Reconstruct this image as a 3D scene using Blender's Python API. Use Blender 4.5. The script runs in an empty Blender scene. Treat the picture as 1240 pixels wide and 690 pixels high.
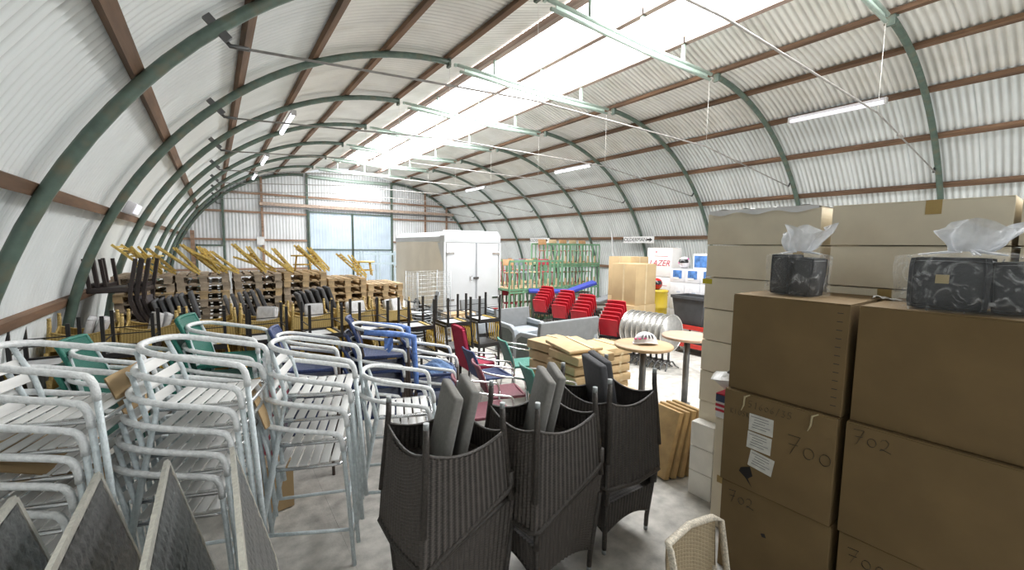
import bpy, bmesh, math, random
from mathutils import Vector, Matrix, Euler
random.seed(7)
SC = bpy.context.scene
COL = SC.collection
PI = math.pi
def R(d): return math.radians(d)

# ------------------------------------------------------------------ camera
cam = bpy.data.cameras.new('camera'); CAM = bpy.data.objects.new('camera', cam); COL.objects.link(CAM)
cam.sensor_width = 36.0; cam.sensor_fit = 'HORIZONTAL'
cam.lens = 36.0 * 506.96 / 1240.0
cam.clip_start = 0.02; cam.clip_end = 200
yaw, pitch, roll = 0.6187, 0.0903, 0.0132
fw = Vector((math.sin(yaw)*math.cos(pitch), math.cos(yaw)*math.cos(pitch), -math.sin(pitch)))
rt = Vector((math.cos(yaw), -math.sin(yaw), 0)); up = rt.cross(fw)
r2 = rt*math.cos(roll) + up*math.sin(roll); u2 = up*math.cos(roll) - rt*math.sin(roll)
M = Matrix((r2, u2, -fw)).transposed().to_4x4(); M.translation = Vector((0, 0, 2.3))
CAM.matrix_world = M
SC.camera = CAM
# ------------------------------------------------------------------ world, exposure
w = bpy.data.worlds.new('daylight'); SC.world = w; w.use_nodes = True
bg = w.node_tree.nodes['Background']
bg.inputs[0].default_value = (0.93, 0.97, 1.0, 1); bg.inputs[1].default_value = .7
SKYLIGHT = 10.5
SC.view_settings.view_transform = 'Standard'; SC.view_settings.look = 'None'
SC.view_settings.gamma = 1.0; SC.view_settings.exposure = 0.48
SC.view_settings.use_curve_mapping = False

# ------------------------------------------------------------------ materials
MATS = {}
def mat(name, col, rough=0.6, metal=0.0, var=0.08, vscale=6.0, bump=0.0, bscale=60.0, rnd=0.0, emit=0.0,
        stretch=None, dirt=None, dscale=1.5, alpha=1.0, valley_shade=0):
    if name in MATS: return MATS[name]
    m = bpy.data.materials.new(name); m.use_nodes = True; nt = m.node_tree; N = nt.nodes; L = nt.links
    b = N['Principled BSDF']; b.inputs['Roughness'].default_value = rough; b.inputs['Metallic'].default_value = metal
    tc = N.new('ShaderNodeTexCoord'); vec = tc.outputs['Object']
    if stretch:
        mp = N.new('ShaderNodeMapping'); mp.inputs['Scale'].default_value = stretch
        L.new(vec, mp.inputs[0]); vec = mp.outputs[0]
    nz = N.new('ShaderNodeTexNoise'); nz.inputs['Scale'].default_value = vscale; nz.inputs['Detail'].default_value = 4
    L.new(vec, nz.inputs['Vector'])
    rp = N.new('ShaderNodeValToRGB')
    c = Vector(col)
    lo = c*(1-var*1.6); hi = c*(1+var*1.2)
    rp.color_ramp.elements[0].position = .3; rp.color_ramp.elements[1].position = .7
    rp.color_ramp.elements[0].color = (*lo, 1); rp.color_ramp.elements[1].color = (*[min(1, x) for x in hi], 1)
    L.new(nz.outputs[0], rp.inputs[0]); out = rp.outputs[0]
    if dirt:
        n2 = N.new('ShaderNodeTexNoise'); n2.inputs['Scale'].default_value = dscale; n2.inputs['Detail'].default_value = 6
        L.new(tc.outputs['Object'], n2.inputs['Vector'])
        r3 = N.new('ShaderNodeValToRGB'); r3.color_ramp.elements[0].position = .5; r3.color_ramp.elements[1].position = .75
        L.new(n2.outputs[0], r3.inputs[0])
        mx = N.new('ShaderNodeMixRGB'); mx.inputs[2].default_value = (*dirt, 1)
        L.new(r3.outputs[0], mx.inputs[0]); L.new(out, mx.inputs[1]); out = mx.outputs[0]
    if valley_shade:      # shade of the corrugation valleys painted into the colour, with uneven grime (UV.x counts the ribs)
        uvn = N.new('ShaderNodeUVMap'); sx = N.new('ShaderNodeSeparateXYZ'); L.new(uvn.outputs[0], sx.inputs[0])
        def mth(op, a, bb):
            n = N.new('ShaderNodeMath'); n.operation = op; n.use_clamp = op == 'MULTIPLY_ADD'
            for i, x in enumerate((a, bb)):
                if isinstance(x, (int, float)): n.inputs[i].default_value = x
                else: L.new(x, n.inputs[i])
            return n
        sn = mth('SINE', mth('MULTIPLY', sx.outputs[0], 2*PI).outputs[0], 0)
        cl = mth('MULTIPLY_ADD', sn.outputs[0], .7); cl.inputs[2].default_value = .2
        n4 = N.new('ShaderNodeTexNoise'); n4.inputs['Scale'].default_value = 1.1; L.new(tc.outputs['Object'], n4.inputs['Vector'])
        fc = mth('MULTIPLY', cl.outputs[0], n4.outputs[0]); fm = mth('MULTIPLY', fc.outputs[0], valley_shade*2)
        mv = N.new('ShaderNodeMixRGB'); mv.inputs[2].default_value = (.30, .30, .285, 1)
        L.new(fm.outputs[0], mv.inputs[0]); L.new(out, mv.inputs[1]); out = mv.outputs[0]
    if rnd:
        oi = N.new('ShaderNodeObjectInfo'); hs = N.new('ShaderNodeHueSaturation')
        ma = N.new('ShaderNodeMapRange'); ma.inputs[3].default_value = 1-rnd; ma.inputs[4].default_value = 1+rnd
        L.new(oi.outputs['Random'], ma.inputs[0]); L.new(ma.outputs[0], hs.inputs['Value']); L.new(out, hs.inputs['Color']); out = hs.outputs[0]
    L.new(out, b.inputs['Base Color'])
    if bump:
        n3 = N.new('ShaderNodeTexNoise'); n3.inputs['Scale'].default_value = bscale; n3.inputs['Detail'].default_value = 3
        L.new(vec, n3.inputs['Vector'])
        bp = N.new('ShaderNodeBump'); bp.inputs['Strength'].default_value = bump; bp.inputs['Distance'].default_value = .01
        L.new(n3.outputs[0], bp.inputs['Height']); L.new(bp.outputs[0], b.inputs['Normal'])
    if emit:
        b.inputs['Emission Color'].default_value = (*col, 1); b.inputs['Emission Strength'].default_value = emit
    if alpha < 1: b.inputs['Alpha'].default_value = alpha
    MATS[name] = m
    return m
def weave(name, col, dark, fu, fv, bump=.6, rough=.55, holes=False):
    """woven strands, from UVs in metres"""
    if name in MATS: return MATS[name]
    m = bpy.data.materials.new(name); m.use_nodes = True; nt = m.node_tree; N = nt.nodes; L = nt.links
    b = N['Principled BSDF']; b.inputs['Roughness'].default_value = rough
    uv = N.new('ShaderNodeUVMap'); sp = N.new('ShaderNodeSeparateXYZ'); L.new(uv.outputs[0], sp.inputs[0])
    def math_(op, a, bb=None):
        n = N.new('ShaderNodeMath'); n.operation = op
        for i, x in enumerate((a, bb)):
            if x is None: continue
            if isinstance(x, (int, float)): n.inputs[i].default_value = x
            else: L.new(x, n.inputs[i])
        return n.outputs[0]
    su = math_('SINE', math_('MULTIPLY', sp.outputs[0], fu*2*PI))
    sv = math_('SINE', math_('MULTIPLY', sp.outputs[1], fv*2*PI))
    h = math_('ADD', math_('MULTIPLY', math_('ABSOLUTE', su), .55), math_('MULTIPLY', math_('ABSOLUTE', math_('ADD', sv, math_('MULTIPLY', su, .5))), .45))
    rp = N.new('ShaderNodeValToRGB'); rp.color_ramp.elements[0].position = .12; rp.color_ramp.elements[1].position = .75
    rp.color_ramp.elements[0].color = (*dark, 1); rp.color_ramp.elements[1].color = (*col, 1)
    nz = N.new('ShaderNodeTexNoise'); nz.inputs['Scale'].default_value = 25; tc = N.new('ShaderNodeTexCoord'); L.new(tc.outputs['Object'], nz.inputs['Vector'])
    hn = math_('ADD', h, math_('MULTIPLY', math_('SUBTRACT', nz.outputs[0], .5), .4))
    L.new(hn, rp.inputs[0]); L.new(rp.outputs[0], b.inputs['Base Color'])
    bp = N.new('ShaderNodeBump'); bp.inputs['Strength'].default_value = bump; bp.inputs['Distance'].default_value = .006
    L.new(h, bp.inputs['Height']); L.new(bp.outputs[0], b.inputs['Normal'])
    MATS[name] = m
    return m
def clear_film(name, opac=.25, tint=(.95, .97, 1)):
    """thin crinkled transparent plastic bag"""
    if name in MATS: return MATS[name]
    m = bpy.data.materials.new(name); m.use_nodes = True; nt = m.node_tree; N = nt.nodes; L = nt.links
    b = N['Principled BSDF']; b.inputs['Base Color'].default_value = (*tint, 1); b.inputs['Roughness'].default_value = .12
    tc = N.new('ShaderNodeTexCoord'); nz = N.new('ShaderNodeTexNoise'); nz.inputs['Scale'].default_value = 9; nz.inputs['Detail'].default_value = 3; nz.inputs['Distortion'].default_value = 3.0
    L.new(tc.outputs['Object'], nz.inputs['Vector'])
    rp = N.new('ShaderNodeValToRGB'); rp.color_ramp.elements[0].position = .52; rp.color_ramp.elements[1].position = .72
    rp.color_ramp.elements[0].color = (opac*.3,)*3+(1,); rp.color_ramp.elements[1].color = (min(1, opac*1.5),)*3+(1,)
    L.new(nz.outputs[0], rp.inputs[0]); L.new(rp.outputs[0], b.inputs['Alpha'])
    bp = N.new('ShaderNodeBump'); bp.inputs['Strength'].default_value = .8; bp.inputs['Distance'].default_value = .02
    L.new(nz.outputs[0], bp.inputs['Height']); L.new(bp.outputs[0], b.inputs['Normal'])
    MATS[name] = m
    return m

# ------------------------------------------------------------------ mesh builder
class MB:
    def __init__(s): s.v = []; s.f = []; s.uv = {}; s.sm = set()
    def box(s, c, d, mtx=None, taper=1.0):
        n = len(s.v); x, y, z = d[0]/2, d[1]/2, d[2]/2
        for k, sz in enumerate((-1, 1)):
            t = taper if sz > 0 else 1
            for sx, sy in ((-1, -1), (1, -1), (1, 1), (-1, 1)):
                p = Vector((sx*x*t, sy*y*t, sz*z))
                if mtx: p = mtx @ p
                s.v.append(p + Vector(c))
        for q in ((3, 2, 1, 0), (4, 5, 6, 7), (0, 1, 5, 4), (1, 2, 6, 5), (2, 3, 7, 6), (3, 0, 4, 7)):
            s.f.append([n+i for i in q])
        return s
    def bar(s, a, b, w=.03, h=None, side=None):
        """square bar from a to b"""
        a, b = Vector(a), Vector(b); h = h or w; t = (b-a).normalized()
        ref = Vector(side) if side else (Vector((0, 0, 1)) if abs(t.z) < .9 else Vector((0, 1, 0)))
        x = t.cross(ref).normalized(); y = x.cross(t).normalized(); n = len(s.v)
        for p in (a, b):
            for sx, sy in ((-1, -1), (1, -1), (1, 1), (-1, 1)): s.v.append(p + x*sx*w/2 + y*sy*h/2)
        for q in ((3, 2, 1, 0), (4, 5, 6, 7), (0, 1, 5, 4), (1, 2, 6, 5), (2, 3, 7, 6), (3, 0, 4, 7)): s.f.append([n+i for i in q])
        return s
    def tube(s, pts, r, n=8, closed=False):
        P = [Vector(p) for p in pts]; m = len(P); base = len(s.v)
        rr = r if isinstance(r, (list, tuple)) else [r]*m
        prev = None
        for i, p in enumerate(P):
            if closed: t = P[(i+1) % m] - P[i-1]
            else: t = P[min(i+1, m-1)] - P[max(i-1, 0)]
            t.normalize()
            if prev is None:
                ref = Vector((0, 0, 1)) if abs(t.z) < .9 else Vector((1, 0, 0))
                x = t.cross(ref).normalized()
            else:
                x = prev - t*prev.dot(t)
                x = x.normalized() if x.length > 1e-6 else t.orthogonal().normalized()
            prev = x; y = t.cross(x)
            for k in range(n):
                a = 2*PI*k/n; s.v.append(p + (x*math.cos(a) + y*math.sin(a))*rr[i])
        for i in range(m if closed else m-1):
            j = (i+1) % m
            for k in range(n):
                l = (k+1) % n
                s.sm.add(len(s.f)); s.f.append([base+i*n+k, base+i*n+l, base+j*n+l, base+j*n+k])
        if not closed:
            s.f.append([base+k for k in range(n)][::-1]); s.f.append([base+(m-1)*n+k for k in range(n)])
        return s
    def lathe(s, prof, n=20, c=(0, 0, 0), mtx=None):
        base = len(s.v); c = Vector(c)
        for r, z in prof:
            for k in range(n):
                a = 2*PI*k/n; p = Vector((r*math.cos(a), r*math.sin(a), z))
                if mtx: p = mtx @ p
                s.v.append(p + c)
        m = len(prof)
        for i in range(m-1):
            for k in range(n):
                l = (k+1) % n; s.sm.add(len(s.f)); s.f.append([base+i*n+k, base+i*n+l, base+(i+1)*n+l, base+(i+1)*n+k])
        s.f.append([base+k for k in range(n)][::-1]); s.f.append([base+(m-1)*n+k for k in range(n)])
        return s
    def grid(s, fn, nu, nv, flip=False, uvf=None, smooth=True):
        base = len(s.v)
        for j in range(nv+1):
            for i in range(nu+1): s.v.append(Vector(fn(i/nu, j/nv)))
        for j in range(nv):
            for i in range(nu):
                q = [(i, j), (i+1, j), (i+1, j+1), (i, j+1)]
                if flip: q = q[::-1]
                if uvf: s.uv[len(s.f)] = [uvf(a/nu, b/nv) for a, b in q]
                if smooth: s.sm.add(len(s.f))
                s.f.append([base + b*(nu+1) + a for a, b in q])
        return s
    def poly(s, pts, thick, axis=(0, 0, 1)):
        """prism from a planar outline"""
        n = len(s.v); k = len(pts); ax = Vector(axis)*thick
        s.v += [Vector(p) for p in pts] + [Vector(p)+ax for p in pts]
        s.f.append([n+i for i in range(k)][::-1]); s.f.append([n+k+i for i in range(k)])
        for i in range(k):
            j = (i+1) % k; s.f.append([n+i, n+j, n+k+j, n+k+i])
        return s
    def mesh(s, name, material, bevel=0):
        me = bpy.data.meshes.new(name); me.from_pydata([tuple(v) for v in s.v], [], s.f)
        if s.uv:
            ul = me.uv_layers.new(name='UVMap')
            for pi, uvs in s.uv.items():
                for li, q in zip(me.polygons[pi].loop_indices, uvs): ul.data[li].uv = q
        for i in s.sm: me.polygons[i].use_smooth = True
        if bevel:
            bm = bmesh.new(); bm.from_mesh(me)
            bmesh.ops.bevel(bm, geom=[e for e in bm.edges], offset=bevel, segments=2, affect='EDGES', profile=.6)
            bmesh.ops.recalc_face_normals(bm, faces=bm.faces)
            bm.to_mesh(me); bm.free()
            for p in me.polygons: p.use_smooth = True
        me.materials.append(material); me.update()
        return me
    def build(s, name, material, parent=None, bevel=0, loc=None, rot=None):
        o = bpy.data.objects.new(name, s.mesh(name, material, bevel)); COL.objects.link(o)
        if parent: o.parent = parent
        if loc: o.location = loc
        if rot: o.rotation_euler = rot
        return o
def inst(name, me, parent=None, loc=(0, 0, 0), rot=(0, 0, 0), scale=None):
    o = bpy.data.objects.new(name, me); COL.objects.link(o); o.parent = parent
    o.location = loc; o.rotation_euler = rot
    if scale: o.scale = scale
    return o
def tag(o, label=None, cat=None, group=None, kind=None):
    if label: o['label'] = label
    if cat: o['category'] = cat
    if group: o['group'] = group
    if kind: o['kind'] = kind
    return o
def thing(name, label, cat, loc=(0, 0, 0), rz=0.0, group=None):
    o = bpy.data.objects.new(name, None); COL.objects.link(o); o.empty_display_size = .1
    o.location = loc; o.rotation_euler = (0, 0, rz)
    return tag(o, label, cat, group)
KIDS = {}
def copy_tree(o, parent=None):
    c = o.copy(); COL.objects.link(c); c.parent = parent
    for ch in list(o.children): copy_tree(ch, c)
    return c
def place(o, loc, rot=(0, 0, 0), label=None, group=None, scale=None):
    o.location = loc; o.rotation_euler = rot
    if label: o['label'] = label
    if group: o['group'] = group
    if scale: o.scale = scale
    return o
class Proto:
    """first use takes the built thing itself, later uses are copies of it and its parts"""
    def __init__(s, root): s.root = root; s.used = False
    def put(s, loc, rot=(0, 0, 0), label=None, group=None, scale=None):
        o = s.root if not s.used else copy_tree(s.root)
        s.used = True
        return place(o, loc, rot, label, group, scale)
def structure(name):
    o = bpy.data.objects.new(name, None); COL.objects.link(o); o['kind'] = 'structure'; return o
ORD = ['bottom', 'second', 'third', 'fourth', 'fifth', 'sixth', 'seventh', 'eighth', 'ninth', 'tenth', 'eleventh', 'twelfth', 'thirteenth']
def lvl(i, n):
    if n == 1: return 'single'
    if i == n-1: return 'topmost'
    if i == 0: return 'lowest'
    return ORD[i] + ' from the bottom'
def text_mesh(body, size, material, name, depth=.001, shear=0):
    cu = bpy.data.curves.new(name, 'FONT'); cu.body = body; cu.size = size; cu.extrude = depth; cu.align_x = 'CENTER'; cu.align_y = 'CENTER'; cu.shear = shear
    cu.resolution_u = 3
    o = bpy.data.objects.new(name, cu); COL.objects.link(o)
    dg = bpy.context.evaluated_depsgraph_get(); me = bpy.data.meshes.new_from_object(o.evaluated_get(dg))
    bpy.data.objects.remove(o); me.materials.clear(); me.materials.append(material); me.name = name
    return me

# common materials
WHITE = mat('white_sheet', (.85, .89, .89), .55, 0, .04, 1.2, rnd=.03, dirt=(.76, .79, .78), dscale=.8, valley_shade=.55)
GREYSH = mat('grey_sheet', (.80, .84, .84), .5, 0, .05, 1.2, rnd=.04, dirt=(.66, .69, .69), dscale=.9, valley_shade=.55)
CREAM = mat('aged_sheet', (.86, .86, .825), .55, 0, .05, 1.5, rnd=.04, dirt=(.74, .73, .67), dscale=1.2, valley_shade=.55)
ENDSH = mat('end_sheet', (.88, .90, .93), .5, 0, .04, 1.5, rnd=.04, valley_shade=.4)
STEELG = mat('green_steel', (.105, .155, .125), .45, .0, .15, 8, dirt=(.16, .15, .10), dscale=5)
MINT = mat('mint_steel', (.50, .62, .55), .4, .1, .1, 6)
WOODP = mat('purlin_wood', (.18, .105, .062), .75, 0, .3, 9, .3, 40, rnd=.12, stretch=(1, .1, 1))
ALU = mat('aluminium', (.70, .71, .72), .22, 1.0, .05, 10)
STEEL = mat('dark_steel', (.16, .16, .16), .4, .8, .1, 10)
WRAP = mat('white_wrap', (.78, .80, .80), .42, 0, .08, 45, .5, 90)
WRAPB = mat('bluish_wrap', (.64, .71, .73), .35, 0, .09, 40, .5, 80)
BLACK = mat('black_metal', (.022, .020, .020), .4, .2, .1, 10)
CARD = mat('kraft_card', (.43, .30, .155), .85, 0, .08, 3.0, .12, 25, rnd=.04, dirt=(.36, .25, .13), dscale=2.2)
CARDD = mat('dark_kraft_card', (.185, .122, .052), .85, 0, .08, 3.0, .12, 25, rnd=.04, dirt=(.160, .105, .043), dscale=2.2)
PALE = mat('pale_card', (.80, .72, .56), .85, 0, .06, 2.5, .1, 25, rnd=.04, dirt=(.70, .61, .46), dscale=1.8)
TAPE = mat('tape', (.42, .29, .10), .4, 0, .08, 10)
INK = mat('marker_ink', (.03, .028, .025), .7, 0, .05, 10)
PAPER = mat('paper', (.62, .61, .56), .8, 0, .06, 30)
# ================================================================== SETTING: the vaulted hall
XC, CX, RP = 6.54, 2.27, 6.10          # axis of the vault, offset of the two arc centres, purlin radius
Y0, Y1 = -6.0, 25.3
ARCH_Y = [2.27 + 2.875*k for k in range(-3, 9)]
def arc(side, deg, r):
    a = R(deg); return Vector((XC + side*(CX + r*math.cos(a)), 0, r*math.sin(a)))
# floor: concrete slabs with saw joints
FLOORM = mat('concrete', (.47, .452, .415), .62, 0, .22, 7.0, .25, 60, dirt=(.40, .38, .345), dscale=1.1)
fl = structure('floor')
slab = MB()
xs = [XC-8.7+i*2.9 for i in range(7)]; ys = [Y0+i*5.3 for i in range(7)]
for i in range(6):
    for j in range(6):
        m = MB().box(((xs[i]+xs[i+1])/2, (ys[j]+min(ys[j+1], Y1+.6))/2, -.1), (2.8985, 5.2985, .2))
        m.build('slab', FLOORM, fl)
MB().box((XC, 10, -.16), (18, 34, .1)).build('joint_filler', mat('joint', (.36, .335, .295), .9), fl)
# corrugated sheets: one band per purlin spacing, one sheet per metre, edges overlapping
PITCH = .109; NC = 10; SW = PITCH*NC
ANG = [0.0, 14.0, 26.5, 38.8, 51.2, 63.4, 75.8, 88.0]
def band(side, a0, a1, r0, material, name):
    ns, nd = NC*8, 4
    def fn(u, v):
        d = a0-.8 + (a1-a0+1.6)*v
        r = r0 + .021*math.sin(u*NC*2*PI) + .006*(1-v)
        p = arc(side, max(d, 0), r); p.y = u*(SW+.03)
        return p
    return MB().grid(fn, ns, nd, flip=(side > 0), uvf=lambda u, v: (u*NC, v)).mesh(name, material)
walls = {-1: structure('wall_left'), 1: structure('wall_right')}
ceil = structure('ceiling')
nsheet = int(math.ceil((Y1-Y0)/SW))
for side in (-1, 1):
    for b in range(7):
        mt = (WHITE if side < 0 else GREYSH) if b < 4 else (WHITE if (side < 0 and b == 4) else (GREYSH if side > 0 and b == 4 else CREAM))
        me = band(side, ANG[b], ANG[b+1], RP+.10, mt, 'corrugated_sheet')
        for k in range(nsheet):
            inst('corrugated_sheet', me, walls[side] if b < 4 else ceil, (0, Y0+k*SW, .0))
# the raised strip over the crown: two cream flanks, two bands of lit translucent panels
ZR = [(XC-2.44, RP+.045), (XC-1.33, 6.50), (XC, 6.63), (XC+1.30, 6.50), (XC+2.44, RP+.045)]
def flat_band(p, q, material, name, ripple=.016):
    def fn(u, v):
        return (p[0]+(q[0]-p[0])*(v*1.06-.03), u*(SW+.03), p[1]+(q[1]-p[1])*(v*1.06-.03) + ripple*math.sin(u*NC*2*PI) + .05)
    return MB().grid(fn, NC*8, 2, uvf=lambda u, v: (u*NC, v)).mesh(name, material)
PANEL = bpy.data.materials.new('lit_skylight'); PANEL.use_nodes = True
nt = PANEL.node_tree; b = nt.nodes['Principled BSDF']; b.inputs['Base Color'].default_value = (.85, .88, .9, 1)
nz = nt.nodes.new('ShaderNodeTexNoise'); nz.inputs['Scale'].default_value = 1.4
tcn = nt.nodes.new('ShaderNodeTexCoord'); nt.links.new(tcn.outputs['Object'], nz.inputs['Vector'])
mr = nt.nodes.new('ShaderNodeMapRange'); mr.inputs[3].default_value = SKYLIGHT*.9; mr.inputs[4].default_value = SKYLIGHT*1.1
nt.links.new(nz.outputs[0], mr.inputs[0]); nt.links.new(mr.outputs[0], b.inputs['Emission Strength'])
b.inputs['Emission Color'].default_value = (.98, .99, 1.0, 1)
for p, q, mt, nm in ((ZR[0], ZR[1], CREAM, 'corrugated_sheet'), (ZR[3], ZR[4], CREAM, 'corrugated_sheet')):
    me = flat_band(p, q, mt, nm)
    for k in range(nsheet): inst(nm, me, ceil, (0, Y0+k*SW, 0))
win = structure('window_1')
for p, q in ((ZR[1], ZR[2]), (ZR[2], ZR[3])):
    me = flat_band(p, q, PANEL, 'skylight_panel', .004)
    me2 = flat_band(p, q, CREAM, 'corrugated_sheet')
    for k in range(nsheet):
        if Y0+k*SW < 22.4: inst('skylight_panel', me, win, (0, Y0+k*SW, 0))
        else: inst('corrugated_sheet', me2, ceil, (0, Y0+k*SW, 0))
# purlins: long timbers, one trim piece per line
TN = [0]
def trim():
    TN[0] += 1; return structure('trim_%d' % TN[0])
def purlin(p0, name='purlin', sz=(.075, .11), tilt=0.0, material=None):
    t = trim()
    n = len(ARCH_Y)
    for i in range(0, n, 2):
        a = ARCH_Y[i]-.02; bb = ARCH_Y[min(i+2, n-1)]+.02
        if bb-a < .5: continue
        m = MB().box((0, (a+bb)/2, 0), (sz[0], bb-a-.01, sz[1]))
        o = m.build('timber', material or WOODP, t); o.location = p0; o.rotation_euler = (0, tilt, 0)
    return t
for side in (-1, 1):
    for d in ANG[1:]:
        p = arc(side, d, RP+.025); purlin(p, tilt=-side*R(d) if side > 0 else R(d))
WOODR = mat('ridge_wood', (.44, .33, .28), .7, 0, .2, 9, .2, 40, stretch=(1, .1, 1))
for x, z in (ZR[1], ZR[2], ZR[3]): purlin((x, 0, z-.06), sz=(.13, .12), material=WOODR)
# steel arches
ROD = mat('rod', (.42, .40, .38), .4, .5, .2, 8)
CORD = mat('cord', (.72, .70, .66), .8)
BZ = 6.02
def clampm(p, s=.07):
    m = MB().box(p, (s*.7, s*1.6, s*2.4)); m.tube([Vector(p)+Vector((0, -.09, s*.6)), Vector(p)+Vector((0, .09, s*.6))], .016, 6)
    m.tube([Vector(p)+Vector((0, -.09, -s*.6)), Vector(p)+Vector((0, .09, -s*.6))], .016, 6)
    return m
hooks = MB()
for k, y in enumerate(ARCH_Y):
    t = trim()
    for side in (-1, 1):
        pts = [arc(side, d, RP-.07) for d in [i*88/30 for i in range(31)]]
        pts = [p + Vector((0, 0, 0)) for p in pts]
        MB().tube(pts, .058 if k < 11 else .07, 10).build('arch_tube', STEELG, t, loc=(0, y, 0))
        a = arc(side, 88, RP-.07)
        clampm((a.x, 0, a.z-.02)).build('clamp', STEELG, t, loc=(0, y, 0))
        # hanger for the tie rod
        h = arc(side, 46.5 if side < 0 else 44, RP-.07)
        MB().bar(h+Vector((-.09, 0, .09)), h+Vector((.09, 0, -.09)), .05, .08).tube([h+Vector((0, .05, 0)), h+Vector((-side*.1, .05, -.12)), h+Vector((-side*.26, .0, -.13))], .022, 6).build('rod_bracket', STEEL, t, loc=(0, y, 0))
        # foot plate
        f = arc(side, 0, RP-.07); MB().box((f.x, 0, .012), (.24, .2, .024)).build('foot_plate', STEELG, t, loc=(0, y, 0))
    L_, R_ = XC-CX, XC+CX
    m = MB().tube([(L_, 0, BZ), (XC, 0, BZ-.035), (R_, 0, BZ)], .036, 8).tube([(L_+.05, 0, BZ-.115), (XC, 0, BZ-.15), (R_-.05, 0, BZ-.115)], .03, 8)
    m.box((XC, 0, BZ-.075), (2*CX-.3, .014, .1))
    m.build('collar_beam', MINT, t, loc=(0, y, 0))
    for x, z in ((XC-2.3, RP+.05), (ZR[1][0], ZR[1][1]), (ZR[2][0], ZR[2][1]), (ZR[3][0], ZR[3][1])):
        if k == 11 and x > XC-2: continue
        MB().bar((x, .05, BZ-.02), (x, .05, z-.09), .05, .06).build('post', MINT, t, loc=(0, y, 0))
    if k < 11:
        a = arc(-1, 46.5, RP-.07)+Vector((.26, 0, -.13)); c = arc(1, 44, RP-.07)+Vector((-.26, 0, -.13))
        p1 = Vector((4.08, 0, a.z+.26)); p2 = Vector((8.75, 0, a.z+.27))
        MB().tube([a, p1, p2, c], .0135, 6).build('tie_rod', ROD, t, loc=(0, y, 0))
        q = p2 + (c-p2)*.32
        MB().tube([q-(c-p2)*.03, q-(c-p2)*.02, q+(c-p2)*.02, q+(c-p2)*.03], [.014, .032, .032, .014], 8).build('turnbuckle', ROD, t, loc=(0, y, 0))
        for p in (p1, p2): MB().tube([p, (p.x, 0, BZ-.12 if abs(p.x-XC) < 2.3 else 5.9)], .004, 5).build('hanger_wire', CORD, t, loc=(0, y, 0))
# fluorescent battens hung under the roof (on the purlin lines)
LAMPM = mat('lamp_tube', (.86, .85, .93), .4, emit=.5); LAMPL = mat('lamp_tube_lit', (.9, .92, 1.0), .4, emit=2.2)
def batten(p, length, lab, lit):
    o = thing('fluorescent_lamp', lab, 'lamp', p)
    MB().box((0, 0, .035), (.1, length, .05)).build('housing', mat('lamp_housing', (.75, .74, .78), .5), o)
    MB().tube([(0, -length/2+.03, -.02), (0, length/2-.03, -.02)], .045, 10).build('diffuser', LAMPL if lit else LAMPM, o)
    for s in (-1, 1): MB().box((0, s*(length/2-.015), 0), (.11, .04, .12)).build('end_cap', mat('lamp_cap', (.6, .6, .6), .5), o)
    return o
batten((11.38, 3.72, 5.40), 1.8, 'long pale fluorescent lamp on the right roof slope between the two nearest arches', 0)
batten((11.48, 12.2, 5.36), 2.0, 'fluorescent lamp further back on the right roof slope', 1)
batten((1.66, 12.3, 5.36), 2.2, 'nearest lit fluorescent lamp on the left roof slope', 1)
batten((1.66, 18.0, 5.36), 2.0, 'second lit fluorescent lamp along the left roof slope', 1)
batten((1.66, 22.6, 5.36), 2.0, 'furthest lit fluorescent lamp on the left roof slope', 1)
batten((11.48, 19.6, 5.36), 2.0, 'furthest fluorescent lamp on the right roof slope', 1)
# small floodlight on the left wall purlin
fo = thing('wall_floodlight', 'small floodlight on the left wall below the timber rail', 'lamp', (-1.05, 9.15, 2.84), 0)
MB().box((0, 0, 0), (.12, .5, .2), Matrix.Rotation(R(25), 3, 'Y')).build('housing', mat('lamp_housing', (.75, .74, .78), .5), fo, bevel=.02)
MB().box((.07, 0, -.02), (.02, .42, .15), Matrix.Rotation(R(25), 3, 'Y')).build('glass', LAMPM, fo)
MB().box((-.06, .3, -.02), (.04, .12, .12)).build('bracket', STEEL, fo)
# ---- end wall
ew = structure('wall_back')
def hall_h(x):
    d = abs(x-XC)
    if d <= CX: return 6.2 + .4*max(0, 1-d/CX)
    q = d-CX; return math.sqrt(max(0, 6.2**2-q*q))
EP = .15; 
for i in range(16):
    xa, xb = XC-8.4+i*1.05, XC-8.4+(i+1)*1.05+.03
    if 4.28 < (xa+xb)/2 < 8.85: zb = 4.05
    else: zb = 0
    rows = [zb] + [z for z in (2.05, 4.05) if z > zb] + [9]
    for z0, z1 in zip(rows[:-1], rows[1:]):
        def fn(u, v):
            x = xa+(xb-xa)*u; top = min(z1+.04, hall_h(x)-.02) if z1 < 9 else hall_h(x)-.02
            z = z0 + max(0, top-z0)*v
            return (x, .012*math.sin(x/EP*2*PI) + .004*(v), z)
        if max(hall_h(xa), hall_h(xb)) - z0 < .1: continue
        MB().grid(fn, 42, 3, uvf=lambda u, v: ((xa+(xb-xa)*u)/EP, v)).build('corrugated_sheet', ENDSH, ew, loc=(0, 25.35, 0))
RAILW = mat('rail_wood', (.36, .23, .16), .75, 0, .25, 9, stretch=(.1, 1, 1))
def wbar(a, b, w, h, m, name, par): MB().bar(a, b, w, h).build(name, m, par)
for z in (1.0, 2.5, 3.9, 4.85):
    hw = XC-1e9
    d = CX + math.sqrt(6.05**2-z*z); x0, x1 = XC-d, XC+d
    if z < 4: 
        wbar((x0, 25.27, z), (4.25, 25.27, z), .08, .1, RAILW, 'rail', ew); wbar((8.9, 25.27, z), (x1, 25.27, z), .08, .1, RAILW, 'rail', ew)
    else: wbar((x0, 25.27, z), (x1, 25.27, z), .08, .1, RAILW, 'rail', ew)
d = CX + math.sqrt(6.05**2-4.3**2)
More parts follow.
